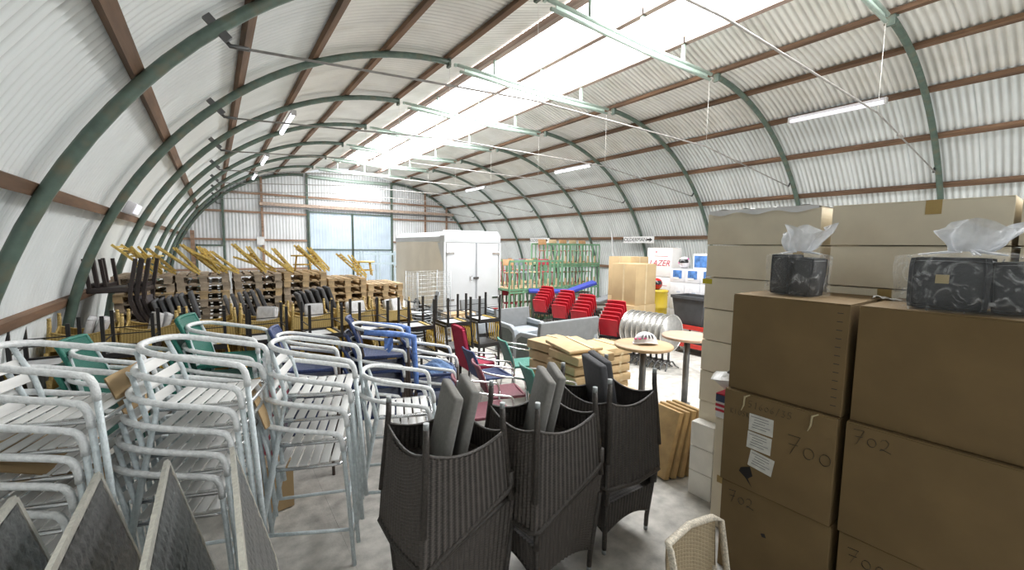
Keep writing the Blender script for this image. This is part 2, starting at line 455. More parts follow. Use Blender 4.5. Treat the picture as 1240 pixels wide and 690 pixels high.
wbar((2.0, 25.2, 4.36), (XC+d, 25.2, 4.36), .14, .16, mat('track_wood', (.55, .42, .34), .7, 0, .2, 8), 'door_track', ew)
wbar((2.0, 25.12, 4.2), (XC+d-.3, 25.12, 4.2), .05, .06, STEEL, 'track_rail', ew)
for x, mt_ in ((.44, STEELG), (2.11, RAILW), (4.25, STEELG), (8.92, STEELG), (11.1, RAILW), (12.6, RAILW)):
    wbar((x, 25.25, 0), (x, 25.25, hall_h(x)-.12), .1, .1, mt_, 'post', ew)
# sliding door of two leaves
dr = structure('door_1')
DOORM = mat('door_sheet', (.58, .68, .79), .45, 0, .06, 1.5, rnd=.04)
for i, (xa, xb) in enumerate(((4.3, 6.56), (6.6, 8.86))):
    for z0, z1 in ((.1, 2.0), (2.06, 4.05)):
        MB().grid(lambda u, v: (xa+(xb-xa)*u, .008*math.sin(u*2*PI*15), z0+(z1-z0)*v), 90, 1).build('door_sheet', DOORM, dr, loc=(0, 25.2, 0))
    for x in (xa, xb): wbar((x, 25.16, .05), (x, 25.16, 4.08), .07, .06, STEELG, 'stile', dr)
    for z in (.1, 2.03, 4.06): wbar((xa, 25.16, z), (xb, 25.16, z), .06, .06, STEELG, 'cross_rail', dr)
# small personnel door on the left
d2 = structure('door_2')
MB().grid(lambda u, v: (-.62+1.0*u, .008*math.sin(u*2*PI*7), .05+2.1*v), 56, 1).build('door_sheet', ENDSH, d2, loc=(0, 25.22, 0))
for a, b_, m_ in (((-.66, 25.18, 0), (-.66, 25.18, 2.25), STEELG), ((-.66, 25.18, 2.2), (.42, 25.18, 2.2), STEELG)): wbar(a, b_, .08, .08, m_, 'frame_bar', d2)
wbar((-.8, 25.18, 0), (-.8, 25.18, 2.9), .16, .1, RAILW, 'door_post', d2)
# bright translucent panel strip above the sliding door
wn = structure('window_2')
MB().box((7.2, 25.3, 5.15), (2.2, .03, .62)).build('pane', LAMPL, wn)
for z in (4.82, 5.48): wbar((6.1, 25.27, z), (8.3, 25.27, z), .05, .05, ENDSH, 'pane_frame', wn)
nt_ = MB().box((2.0, 25.16, 2.45), (.34, .02, .42)).build('notice', mat('sign_white', (.82, .82, .82), .5)); tag(nt_, 'blank white notice on the green post of the far end wall', 'notice')
PB_ = mat('pale_blue_steel', (.50, .60, .66), .4, .2, .06, 6)
ps = thing('trestle_rack', 'pale blue steel trestle rack before the sliding door', 'rack', (7.0, 22.0, 0))
for x in (-.8, 0, .8):
    for y in (-.3, .3): MB().bar((x, y, 0), (x, y, 2.0), .07).build('upright', PB_, ps)
for z in (1.35, 1.85):
    for y in (-.3, .3): MB().bar((-1.0, y, z), (1.0, y, z), .06, .09).build('cross_rail', PB_, ps)
# sign plate on the right wall
sg = thing('direction_sign', 'white direction sign with black lettering and a right arrow on the right wall', 'sign', (13.98, 10.9, 2.66), 0)
a_ = 0
MB().box((0, 0, 0), (.02, 1.5, .26)).build('plate', mat('sign_white', (.82, .82, .82), .5), sg)
tm = text_mesh('BOLDERMAN', .21, INK, 'lettering')
inst('lettering', tm, sg, (-.014, .2, 0), (R(90), 0, R(-90)))
MB().poly([(-.012, -.42, .035), (-.012, -.55, .035), (-.012, -.55, .085), (-.012, -.68, 0), (-.012, -.55, -.085), (-.012, -.55, -.035), (-.012, -.42, -.035)], .004, (-1, 0, 0)).build('arrow', INK, sg)
sg2 = thing('direction_sign', 'smaller far direction sign on the right wall above the red chairs', 'sign', (13.98, 17.2, 2.66), 0)
MB().box((0, 0, 0), (.02, 1.6, .26)).build('plate', mat('sign_white', (.82, .82, .82), .5), sg2)
inst('lettering', tm, sg2, (-.014, .22, 0), (R(90), 0, R(-90)))
MB().poly([(-.012, -.42, .035), (-.012, -.55, .035), (-.012, -.55, .085), (-.012, -.68, 0), (-.012, -.55, -.085), (-.012, -.55, -.035), (-.012, -.42, -.035)], .004, (-1, 0, 0)).build('arrow', INK, sg2)
# white leaning strip of lath at the right wall
# ================================================================== CARTONS on the right
def carton(dx, dy, dz, m, par, seam='x', tape_col=None, holes=()):
    """closed carton with body, four flaps on top (two outer ones meeting) and a tape strip"""
    g = .004
    MB().box((0, 0, dz/2-.004), (dx, dy, dz-.012)).build('body', m, par, bevel=.004)
    if seam == 'x':
        for s in (-1, 1): MB().box((0, s*dy/4, dz-.006), (dx-.004, dy/2-g, .006)).build('flap', m, par)
        if tape_col: MB().box((0, 0, dz-.0015), (dx+.002, .05, .003)).build('tape', tape_col, par)
    else:
        for s in (-1, 1): MB().box((s*dx/4, 0, dz-.006), (dx/2-g, dy-.004, .006)).build('flap', m, par)
        if tape_col: MB().box((0, 0, dz-.0015), (.05, dy+.002, .003)).build('tape', tape_col, par)
STROKES = {'7': [[(0, .95), (.55, 1)], [(.55, 1), (.2, 0)], [(.08, .5), (.5, .55)]], '0': [[(.3+.22*math.cos(k*PI/6), .36+.28*math.sin(k*PI/6)) for k in range(13)]],
  '2': [[(.05, .6), (.12, .75), (.3, .8), (.45, .65), (.4, .4), (.2, .1), (.05, .02), (.1, .15), (.25, .12), (.6, 0)]], '5': [[(.5, .9), (.15, .9), (.1, .5), (.35, .55), (.45, .3), (.3, .05), (.05, .1)]],
  '1': [[(.15, .7), (.35, .9), (.3, 0)]], '6': [[(.45, .9), (.15, .5), (.1, .2), (.3, .02), (.48, .2), (.35, .42), (.12, .3)]], '3': [[(.1, .85), (.4, .85), (.25, .5), (.45, .3), (.3, .02), (.05, .08)]], '/': [[(.1, -.1), (.45, 1)]],
  'K': [[(.1, 0), (.1, .9)], [(.5, .9), (.1, .45), (.5, 0)]], 'I': [[(.25, 0), (.25, .9)]], 'O': [[(.3+.25*math.cos(k*PI/6), .45+.42*math.sin(k*PI/6)) for k in range(13)]], 'S': [[(.5, .8), (.25, .9), (.1, .7), (.45, .3), (.3, .02), (.05, .12)]]}
def write(par, body, size, x, y, z, tilt=0, thick=.06):
    m = MB(); cur = 0
    for ch in body:
        for st in STROKES[ch]:
            for p, q in zip(st[:-1], st[1:]):
                m.bar((0, -(cur+p[0])*size, p[1]*size), (0, -(cur+q[0])*size, q[1]*size), .0012, size*thick, side=(1, 0, 0))
        cur += .68
    m.build('handwriting', INK, par, loc=(x, y, z), rot=(R(tilt), 0, 0))
H3 = .667
names = {(0, 0): 'kraft carton marked 702 at the floor, bottom of the left brown column', (0, 1): 'kraft carton marked 700 with three paper slips and a torn hole',
         (0, 2): 'plain kraft carton on top of the left brown column under the small bag', (1, 0): 'kraft carton marked 700 at the floor, bottom of the right brown column',
         (1, 1): 'kraft carton marked 702 in the middle of the right brown column', (1, 2): 'plain kraft carton on top of the right brown column under the large bag'}
for c, (ya, yb) in enumerate(((.80, 1.47), (-.02, .775))):
    for i in range(3):
        off = (.0, .02, -.01)[i]; dx = .76
        o = thing('carton', names[(c, i)], 'carton', (2.93+dx/2-off + (.012 if c else 0), (ya+yb)/2+(.006 if i == 1 else 0), i*H3), 0, 'brown kraft cartons on the right')
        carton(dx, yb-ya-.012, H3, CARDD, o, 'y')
        fx = -dx/2-.001
        hy = (yb-ya)/2
        if (c, i) == (0, 1):
            for k, (zz, dy_, rz_) in enumerate(((.50, .08, 0), (.375, .085, 2), (.245, .065, 8))):
                MB().box((0, 0, 0), (.002, .15, .115), Matrix.Rotation(R(rz_), 3, 'X')).build('paper_slip', PAPER, o, loc=(fx, dy_, zz-.02))
                lm = MB()
                for q in range(5): lm.box((0, .01 - (q % 2)*.012, .04-q*.018), (.001, .11-(q % 3)*.02, .004))
                lm.build('printed_lines', mat('slip_ink', (.2, .2, .2), .8), o, loc=(fx-.0015, dy_, zz-.02), rot=(R(rz_), 0, 0))
            write(o, '700', .125, fx-.001, -.075, .36, 3)
            write(o, '51606/35', .05, fx-.001, .17, .575, 0, .05)
            write(o, 'KIOSK', .04, fx-.001, .285, .50, 0, .05)
            MB().poly([(fx-.001, .19, .14), (fx-.001, .13, .17), (fx-.001, .11, .11), (fx-.001, .14, .08), (fx-.001, .11, .03), (fx-.001, .16, .085), (fx-.001, .2, .11)], .001, (-1, 0, 0)).build('torn_hole', BLACK, o)
            for yy in (.16, -.235): MB().tube([(fx-.002, yy, .66), (fx-.008, yy+.03, .64), (fx-.006, yy+.035, .58), (fx-.004, yy+.05, .54)], [.004, .007, .006, .003], 5).build('tape_curl', mat('tape_pale', (.5, .42, .25), .5), o)
        if (c, i) == (0, 2):
            st = MB()
            for q in range(12): st.box((fx-.001, -hy+.05, .06+q*.05), (.001, .028, .004))
            tag(st.build('stitching', INK, o), kind='stuff')
        elif (c, i) == (0, 0):
            write(o, '702', .085, fx-.001, .27, .52, -4)
            MB().poly([(fx-.001, .05, .40), (fx-.001, .025, .41), (fx-.001, .015, .385), (fx-.001, .04, .38)], .001, (-1, 0, 0)).build('torn_hole', BLACK, o)
        elif (c, i) == (1, 1): write(o, '702', .085, fx-.001, .355, .55, 0)
        elif (c, i) == (1, 0): write(o, '700', .09, fx-.001, .345, .50, 0)
# pale cartons behind: columns of long flat boxes
HP = .293
cols = [(1.235, 2.13, 'left'), (.31, 1.185, 'middle'), (-.62, .285, 'right')]
for c, (ya, yb, cn) in enumerate(cols):
    for i in range(9):
        last = i == 8
        o = thing('flat_carton', 'pale flat carton, %s of the %s column behind the brown cartons' % (lvl(i, 9), cn), 'carton',
                  (3.73+.45+random.uniform(-.012, .012), (ya+yb)/2+random.uniform(-.008, .008), i*HP), 0, 'pale cartons behind the brown ones')
        carton(.9, yb-ya-.01, HP-.002, PALE, o, 'y')
        if (i+c) % 2 == 1:
            MB().box((-.452, (.1 if c else -.3)*(1 if i % 4 else -1), HP-.05), (.002, .075, .09)).build('tape_patch', TAPE, o)
        if c == 0 and i == 6: MB().box((-.452, .42, .25), (.003, .09, .045)).build('yellow_label', mat('yellow_label', (.55, .46, .02), .6), o)
# white film sheet lying on the top left pale carton
MB().grid(lambda u, v: (u*.5, v*.88, .012+.015*abs(math.sin(u*9+v*7))*math.sin(v*13)**2), 10, 18)
m_ = MB().grid(lambda u, v: (3.715+u*.55, 1.26+v*.86, 9*HP+.006+.018*abs(math.sin(u*9+v*17))*math.sin(v*13)**2), 8, 24)
m_.grid(lambda u, v: (3.712+.004*math.sin(v*40), 1.26+v*.86, 9*HP+.012-u*.05*(.5+.5*math.sin(v*9)**2)), 2, 24)
tag(m_.build('foam_sheet', mat('foam_white', (.8, .8, .8), .5)), 'white foam sheet draped on the top left pale carton', 'packing sheet')
# narrow white carton standing in front, smaller ones beside it
o = thing('narrow_carton', 'narrow pale carton standing on end beside the brown cartons with a brown tape patch', 'carton', (3.45, 1.62, 0))
carton(.26, .24, .93, PALE, o, 'x'); MB().box((-.132, 0, .42), (.002, .16, .06)).build('tape_patch', TAPE, o)
o = thing('striped_box', 'white box with red and navy stripes standing on the narrow pale carton', 'box', (3.43, 1.62, .93))
MB().box((0, 0, .1), (.22, .25, .2)).build('body', mat('box_white', (.75, .75, .75), .6), o, bevel=.003)
for z, h, c in ((.165, .06, (.04, .06, .12)), (.105, .022, (.55, .03, .06)), (.065, .02, (.55, .03, .06)), (.197, .012, (.55, .03, .06))):
    MB().box((-.002, 0, z), (.224, .254, h)).build('stripe', mat('stripe_%d' % int(c[0]*100), c, .6), o)
bag = MB().grid(lambda u, v: (3.43+(.16*math.cos(u*2*PI)*(1+.2*math.sin(u*15+v*4)))*math.sin(PI*(.15+.85*v)*.98)*.9, 1.66+.2*math.sin(u*2*PI)*math.sin(PI*(.15+.85*v)*.98)*(1+.15*math.cos(u*12)), 1.135+.16*(1-v)**.7+.015*math.sin(u*19+v*11)), 28, 12)
tag(bag.build('plastic_bag', mat('milky_film', (.72, .72, .70), .3, 0, .1, 12, .6, 25)), 'crumpled white plastic bag lying on the striped box', 'plastic bag')
for i in range(3):
    o = thing('small_white_carton', 'small white carton, %s of three beside the left pale column' % lvl(i, 3), 'carton', (3.655, 2.0, i*.235), 0, 'little white cartons')
    carton(.13, .22, .233, mat('white_card', (.80, .78, .72), .8, 0, .06, 5), o, 'y')
# bagged black cushions on the brown cartons
POUCH = mat('black_cushion', (.022, .024, .028), .6, 0, .15, 30, .25, 40)
def soft_box(d, name, material, par, loc, rot=(0, 0, 0), bev=.03):
    m = MB()
    n = 7
    def face(ax, s):
        def fn(u, v):
            p = [0, 0, 0]; a, b = [k for k in range(3) if k != ax]
            p[a] = (u-.5)*d[a]; p[b] = (v-.5)*d[b]; puff = (1-(2*u-1)**4)*(1-(2*v-1)**4)
            p[ax] = s*(d[ax]/2*(.86+.14*puff)); k = 1-.03*(abs(2*u-1)**6*abs(2*v-1)**6)
            return (p[0]*k, p[1]*k, p[2]*k)
        m.grid(fn, n, n, flip=((s > 0) != (ax != 1)) )
    for ax in range(3):
        for s in (-1, 1): face(ax, s)
    return m.build(name, material, par, loc=loc, rot=rot)
FILM = clear_film('clear_bag', .24)
KNOT = mat('knot_film', (.80, .82, .85), .2, 0, .1, 20, .6, 30, alpha=.62)
def knot_bag(dx, dy, dz, par, top, seed, open_top=False):
    rnd = random.Random(seed); ph = [rnd.uniform(0, 6) for _ in range(6)]
    def body(u, v):
        a = u*2*PI; rr = min(1/max(abs(math.cos(a)), abs(math.sin(a))), 1.25)
        if v < .7:
            t = v/.7; z = dz*t; k = 1.08 + .02*math.sin(6*a+ph[0]) + .03*math.sin(t*7+ph[1]+2*a)*(1-t*.5)
        else:
            t = (v-.7)/.3; z = dz*(1.0+.13*t); k = 1.08*(1-t)+.20*t + .05*math.sin(9*a+ph[2])*t*(1-t)*2
        return (dx/2*rr*k*math.cos(a)*.98, dy/2*rr*k*math.sin(a)*.98, z)
    MB().grid(body, 56, 30).build('clear_bag', FILM, par)
    def knot(u, v):      # gathered and flaring, crumpled top
        a = u*2*PI; t = v; k = .042+.025*t**.5 + .055*t*abs(math.sin(2*a+ph[3]+t*2)) + .012*math.sin(9*a+ph[4])
        return (k*math.cos(a)*.7, k*math.sin(a)*1.5 - .05*t, dz*1.10 + top*t*(1+.22*math.sin(3*a+ph[5])))
    MB().grid(knot, 40, 12).build('bag_knot', KNOT, par)
    for q in range(5): # folds running down from the knot
        a = ph[q]+q*1.3; m = MB()
        pts = [(dx/2*r_*1.02*math.cos(a), dy/2*r_*1.02*math.sin(a), dz*(1.11-.10*(r_-.15))) for r_ in (.15, .4, .65, .9)]
        m.tube(pts, [.010, .007, .006, .003], 5); m.build('bag_fold', KNOT, par)
o = thing('bagged_cushions', 'small clear plastic bag holding two black cushions on the left brown carton', 'bag of cushions', (3.25, 1.20, 2.0), R(-8))
soft_box((.19, .125, .27), 'cushion', POUCH, o, (0, .07, .14)); soft_box((.19, .125, .25), 'cushion', POUCH, o, (0, -.07, .13), (R(4), 0, 0))
knot_bag(.24, .30, .27, o, .15, 3)
o = thing('bagged_cushions', 'large clear plastic bag holding black cushions on the right brown carton', 'bag of cushions', (3.22, .40, 2.0), R(2))
soft_box((.3, .30, .27), 'cushion', POUCH, o, (0, .06, .14)); soft_box((.3, .16, .25), 'cushion', POUCH, o, (.02, -.17, .135), (R(-3), 0, 0))
MB().box((-.165, .075, .165), (.003, .05, .045)).build('paper_tag', mat('tag', (.45, .36, .18), .7), o)
knot_bag(.40, .52, .28, o, .14, 5)
o = MB().grid(lambda u, v: (3.42+u*.07+.01*math.sin(v*9), .83-.13*v, 2.004+.02*abs(math.sin(u*5+v*8))*(1-v)), 6, 14).build('film_scrap', mat('milky_film', (.72, .72, .70), .3))
tag(o, 'crumpled scrap of white film on top of the right brown carton', 'packing scrap')
# ================================================================== WOVEN TUB ARMCHAIRS
def tub_chair(label, wmat, rimmat, legmat, capmat, hb=.78, hf=.54, ribs=True, pw=1):
    """armchair: woven tub, back towards -X, front towards +X"""
    o = thing('woven_armchair', label, 'armchair')
    w0, w1, ZB = .235, .285, .17
    def half(z): return w0 + (w1-w0)*min(1, z/.8)
    def topz(t): return hf+(hb-hf)*(1-t)**pw          # t: 0 back .. 1 front
    NR = 32
    def side(s):
        def fn(u, v):
            t = u; zb = ZB+.07*(1-(2*u-1)**2); z = zb+(topz(t)-zb)*v
            h = half(z); rib = .005*math.sin(u*NR*PI)
            return (-h+2*h*u, s*(h+rib+.012*math.sin(PI*u)), z)
        return MB().grid(fn, 88 if ribs else 16, 10, flip=(s > 0), uvf=lambda u, v: (u*.5, v*.65))
    for s in (-1, 1): side(s).build('side_panel', wmat, o)
    def bk(u, v):
        zb = ZB+.07*(1-(2*u-1)**2); z = zb+(hb+.025*math.sin(PI*u)-zb)*v; h = half(z); rib = .005*math.sin(u*NR*PI)
        return (-h-rib-.015*math.sin(PI*u), -h+2*h*u, z)
    MB().grid(bk, 88 if ribs else 16, 10, flip=True, uvf=lambda u, v: (u*.5, v*.7)).build('back_panel', wmat, o)
    def fr(u, v):
        zb = ZB+.07*(1-(2*u-1)**2); z = zb+(.41-zb)*v; h = half(z); rib = .005*math.sin(u*NR*PI)
        return (h+rib, -h+2*h*u, z)
    MB().grid(fr, 88 if ribs else 16, 5, uvf=lambda u, v: (u*.5, v*.3)).build('front_panel', wmat, o)
    h = half(.41)
    MB().grid(lambda u, v: (-h+2*h*u, -h+2*h*v, .40), 6, 6, uvf=lambda u, v: (u*.5, v*.5)).build('seat', wmat, o)
    hb2 = half(hb); hf2 = half(hf)
    arm = [(-hb2+.03+(hf2+hb2-.05)*t, .0, topz(t)) for t in (.2, .4, .6, .8)] if pw > 1 else []
    pts = [(hf2, -hf2, .42), (hf2+.005, -hf2, hf-.03), (hf2-.02, -hf2, hf)] + [(x, -half(z), z) for x, _, z in arm[::-1]] + [(-hb2+.03, -hb2-.005, hb), (-hb2-.005, -hb2+.03, hb+.006), (-hb2-.016, 0, hb+.028), (-hb2-.005, hb2-.03, hb+.006), (-hb2+.03, hb2+.005, hb)] + [(x, half(z), z) for x, _, z in arm] + [(hf2-.02, hf2, hf), (hf2+.005, hf2, hf-.03), (hf2, hf2, .42)]
    MB().tube(pts, .019, 7).build('top_rim', rimmat, o)
    lo = []
    hh = half(.17)
    for (a, b_) in (((-1, -1), (1, -1)), ((1, -1), (1, 1)), ((1, 1), (-1, 1)), ((-1, 1), (-1, -1))):
        for k in range(8):
            t = k/8; lo.append(((a[0]+(b_[0]-a[0])*t)*hh, (a[1]+(b_[1]-a[1])*t)*hh, ZB+.07*(1-(2*t-1)**2)))
    MB().tube(lo, .011, 6, closed=True).build('apron_rim', rimmat, o)
    for sx in (-1, 1):
        for sy in (-1, 1):
            l = MB().tube([(sx*w0, sy*w0, .035), (sx*(w0+.002), sy*(w0+.002), .12), (sx*half(.6), sy*half(.6), .6)], [.0165, .0175, .0175], 8).build('leg', legmat, o)
            MB().tube([(sx*w0, sy*w0, 0), (sx*w0, sy*w0, .04)], .0155, 8).build('foot_cap', capmat, l)
    return o
WB = weave('dark_weave', (.085, .073, .064), (.004, .003, .002), 16, 42)
WBR = mat('dark_rim', (.045, .038, .032), .5, 0, .3, 80, .6, 90)
CAP = mat('grey_cap', (.30, .32, .32), .4, .3)
GREYC = mat('grey_fabric', (.20, .195, .18), .9, 0, .08, 40, .25, 300)
GREYD = mat('dark_fabric', (.075, .075, .08), .85, 0, .08, 40, .25, 300)
def cushion(name, label, material, loc, rot, d=(.5, .07, .48), group=None, cat='cushion'):
    o = MB().box((0, 0, d[2]/2), d).build(name, material, None, bevel=min(d)*.3)
    place(o, loc, rot); return tag(o, label, cat, group)
dark = Proto(tub_chair('x', WB, WBR, WBR, CAP))
STK = [(1.13, 2.26, 'left'), (1.81, 2.16, 'middle'), (2.53, 2.22, 'right')]
for i, (x, y, nm) in enumerate(STK):
    dark.put((x+.03, y+.03, 0), (0, 0, R((183, 182, -90)[i])), 'dark brown woven armchair standing upright under the %s of the three dark stacks' % nm, 'dark woven armchairs', (1.06, 1.06, 1))
    dark.put((x-.03, y-.03, 1.38), (PI, 0, R((3, 1, 89)[i])), 'dark brown woven armchair upside down on top of the %s of the three dark stacks' % nm, 'dark woven armchairs')
# grey seat cushions standing in the hollow of the upturned chairs
for (x, y, z, rz, tl, m_, lab) in (
        (1.06, 2.27, .95, 74, 12, GREYC, 'grey seat cushion upright in the left dark chair stack, nearer of two'), (1.20, 2.31, .95, 72, 12, GREYC, 'grey seat cushion upright in the left dark chair stack, further of two'),
        (1.74, 2.20, .95, 62, 12, GREYC, 'pale grey seat cushion upright in the middle dark chair stack, left of two'), (1.87, 2.24, .95, 60, 12, GREYC, 'pale grey seat cushion upright in the middle dark chair stack, right of two'),
        (2.50, 2.24, .93, 66, -10, GREYD, 'charcoal seat cushion upright in the right dark chair stack, left of two'), (2.62, 2.29, .93, 64, -10, GREYD, 'charcoal seat cushion upright in the right dark chair stack, right of two')):
    cushion('seat_cushion', lab, m_, (x, y, z), (R(tl), 0, R(rz)), (.40, .06, .50), 'cushions in the dark chair stacks')
# beige woven armchair at the lower right edge
WBE = weave('beige_weave', (.46, .37, .24), (.12, .085, .045), 16, 45); WBER = mat('beige_rim', (.58, .52, .42), .6, 0, .25, 90, .6, 90)
bc = tub_chair('beige woven armchair close to the brown cartons at the lower edge of the view', WBE, WBER, WBER, CAP, hb=.86, hf=.40, pw=60)
place(bc, (1.93, .82, 0), (0, 0, R(-92)), None, None, (1, .74, 1))
# ================================================================== ALUMINIUM AND WOVEN CAFE CHAIRS
def rounded(p, q, r, n=4):
    return [p, q]
def smooth_path(pts, r, n=4):
    """round the corners of a polyline"""
    P = [Vector(p) for p in pts]; out = [P[0]]
    for i in range(1, len(P)-1):
        a, b_, c = P[i-1], P[i], P[i+1]
        ra = min(r, (a-b_).length*.49); rc = min(r, (c-b_).length*.49)
        s = b_+(a-b_).normalized()*ra; e = b_+(c-b_).normalized()*rc
        for k in range(n+1):
            t = k/n; out.append(s*(1-t)**2 + b_*2*t*(1-t) + e*t*t)
    out.append(P[-1]); return out
def cafe_chair(label, bar=True, style='slat', wmat=None, wrap=WRAP, legwrap=WRAPB, cat='chair', foot=True):
    """stacking armchair, one tube running foot - arm - round the back - arm - foot; faces +X, back at -X"""
    o = thing({'slat': 'slatted_bar_chair' if bar else 'slatted_chair', 'woven': 'woven_cafe_chair'}[style], label, cat)
    s = .76 if bar else .445; az = s+.235; w = .24
    fr = [(.30 if bar else .25, -w-.03, 0), (.235, -w, az-.03), (.16, -w, az-.005), (-.10, -w, az+.045), (-.25, -w*.88, az+.08), (-.33, -.09, az+.09)]
    path = fr + [(x, -y, z) for x, y, z in fr[::-1]]
    full = smooth_path(path, .12, 4)
    legs_cut = s*.97
    # bare legs and wrapped arm
    armpts = [p for p in full if p.z > az-.20] 
    legp = []
    for sg in (-1, 1):
        x0 = .30 if bar else .25
        lz = [(x0, sg*(w+.03), 0), (x0-.5*(x0-.237), sg*(w+.015), az*.5), (.238, sg*w, az-.12)]
        MB().tube(lz, .0135 if legwrap is ALU else .0150, 7).build('leg', legwrap, o)
    top = [Vector((.2375, -w, az-.14))] + [p for p in full if p.z > az-.125] + [Vector((.2375, w, az-.14))]
    MB().tube(top, .0185 if wrap is not ALU else .0135, 8).build('arm_rail', wrap, o)
    # rear legs rising to the back
    for sg in (-1, 1):
        b0 = (-.36 if bar else -.30, sg*.225, 0); 
        MB().tube([b0, (-.21, sg*.205, s-.02), (-.24, sg*.20, s+.12), (-.30, sg*.165, az+.075)], .0135, 7).build('leg', legwrap, o)
    if bar and foot:
        xf = lambda z: .30-.065*z/az; xb = lambda z: -.36+.145*z/s
        m = MB().tube([(xf(.27), -w-.02, .27), (xf(.27), w+.02, .27)], .0135, 7); m.build('footrest', legwrap, o)
        for sg in (-1, 1): MB().tube([(xf(.27), sg*(w+.02), .27), (xb(.30), sg*.22, .30)], .0125, 6).build('stretcher', legwrap, o)
        MB().tube([(xf(.50), -w-.01, .50), (xf(.50), w+.01, .50)], .012, 6).build('stretcher', legwrap, o)
    if style == 'slat':
        rim = smooth_path([(-.2, -.2, s-.015), (.19, -.215, s-.015), (.235, -.18, s-.02), (.235, .18, s-.02), (.19, .215, s-.015), (-.2, .2, s-.015)], .06, 4)
        MB().tube(rim, .012, 7, closed=True).build('seat_rim', ALU, o)
        SL = mat('alu_slat', (.72, .72, .70), .42, .05, .05, 20, stretch=(1, .2, 1))
        me = MB().box((0, 0, 0), (.056, .38, .009)).mesh('slat', SL, .003)
        for k in range(6): inst('slat', me, o, (-.17+k*.069, 0, s+.002-.010*math.sin(k/5*PI)))
        me2 = MB().box((0, 0, 0), (.008, .35, .055)).mesh('slat', SL, .003)
        for z, x in ((s+.13, -.25), (s+.205, -.283)): inst('slat', me2, o, (x, 0, z), (0, R(-20), 0))
    else:
        rimm = wmat
        h = lambda u, v: (-.21+.45*u, (-.21+.42*v)*(1+.06*u), s + .012*abs(2*v-1)**4*1.5 - .02*math.sin(PI*u)*math.sin(PI*v))
        m = MB().grid(h, 10, 10, uvf=lambda u, v: (u*.45, v*.45)); m.grid(lambda u, v: tuple(Vector(h(u, v))-Vector((0, 0, .018))), 6, 6, flip=True, uvf=lambda u, v: (u*.45, v*.45)); m.build('seat', wmat, o)
        ed = smooth_path([(-.21, -.21, s), (.24, -.225, s), (.24, .225, s), (-.21, .21, s)], .05, 4)
        MB().tube(ed, .019, 7, closed=True).build('seat_edge', mat(wmat.name+'_edge', tuple(EDGEC[wmat.name]), .5, 0, .2, 60, .4, 120), o)
        bt = s+.40
        def bk(u, v):
            z = s+.02+(bt-s-.02)*v; y = (-.195+.39*u)*(1-.06*v); x = -.215-.13*v**1.3-.03*math.sin(PI*u)*v
            return (x, y, z)
        m = MB().grid(bk, 12, 8, uvf=lambda u, v: (u*.42, v*.4)); m.grid(lambda u, v: tuple(Vector(bk(u, v))-Vector((.022, 0, 0))), 12, 8, flip=True, uvf=lambda u, v: (u*.42, v*.4)); m.build('backrest', wmat, o)
        edge = [bk(0, k/6) for k in range(7)] + [bk(k/8, 1) for k in range(1, 9)] + [bk(1, 1-k/6) for k in range(1, 7)]
        MB().tube([Vector(p)-Vector((.011, 0, 0)) for p in edge], [.018]*len(edge), 7).build('back_edge', MATS[wmat.name+'_edge'], o)
    return o
EDGEC = {}
def wv(name, col, dark):
    EDGEC[name] = col; return weave(name, col, dark, 42, 55)
GREENW = wv('green_weave', (.012, .16, .115), (.004, .05, .04))
BLUEW = wv('blue_weave', (.035, .06, .17), (.010, .016, .05))
TEALW = wv('teal_weave', (.09, .34, .27), (.02, .10, .08))
BURGW = wv('burgundy_weave', (.27, .085, .11), (.08, .02, .03))
P_foot = Proto(cafe_chair('x', True)); P_bar = Proto(cafe_chair('x', True, foot=False))
P_green = Proto(cafe_chair('x', True, 'woven', GREENW))
P_blue = Proto(cafe_chair('x', False, 'woven', BLUEW, legwrap=mat('brown_leg', (.075, .055, .045), .5)))
def stack(P, x, y, n, dz, dx, rz, what, where, group, z0=0.0, order=None):
    for i in range(n):
        a = R(rz); d = dx*i
        (P_foot if P is P_bar and i == 0 else P).put((x+d*math.cos(a), y+d*math.sin(a), z0+dz*i), (0, 0, a), '%s, %s of the stack %s' % (what, lvl(i, n), where) if n > 1 else what + ' ' + where, group)
BC = 'wrapped aluminium bar chair'; GB_ = 'slatted aluminium bar chairs'
stack(P_bar, -.80, 3.12, 6, .135, .03, -16, BC, 'at the far left', GB_)
stack(P_bar, -.17, 3.10, 6, .128, .03, -18, BC, 'second from left', GB_)
stack(P_bar, .54, 3.30, 4, .172, .03, -19, BC, 'third from left', GB_)
stack(P_bar, 1.26, 3.42, 2, .16, .03, -20, BC, 'behind the left dark armchairs', GB_)
stack(P_green, -.64, 4.5, 3, .19, .03, -14, 'green woven chair', 'behind the far left bar chairs', 'green woven chairs')
stack(P_green, .03, 4.52, 4, .165, .03, -16, 'green woven chair', 'nearer the navy chairs', 'green woven chairs')
stack(P_blue, .72, 4.62, 5, .155, .02, -15, 'navy woven chair', 'nearest the green chairs', 'navy woven chairs')
stack(P_blue, 1.44, 4.62, 5, .165, .02, -15, 'navy woven chair', 'under the blue film', 'navy woven chairs')
stack(P_blue, 2.10, 4.62, 3, .175, .02, -18, 'navy woven chair', 'under the denim bundle', 'navy woven chairs')
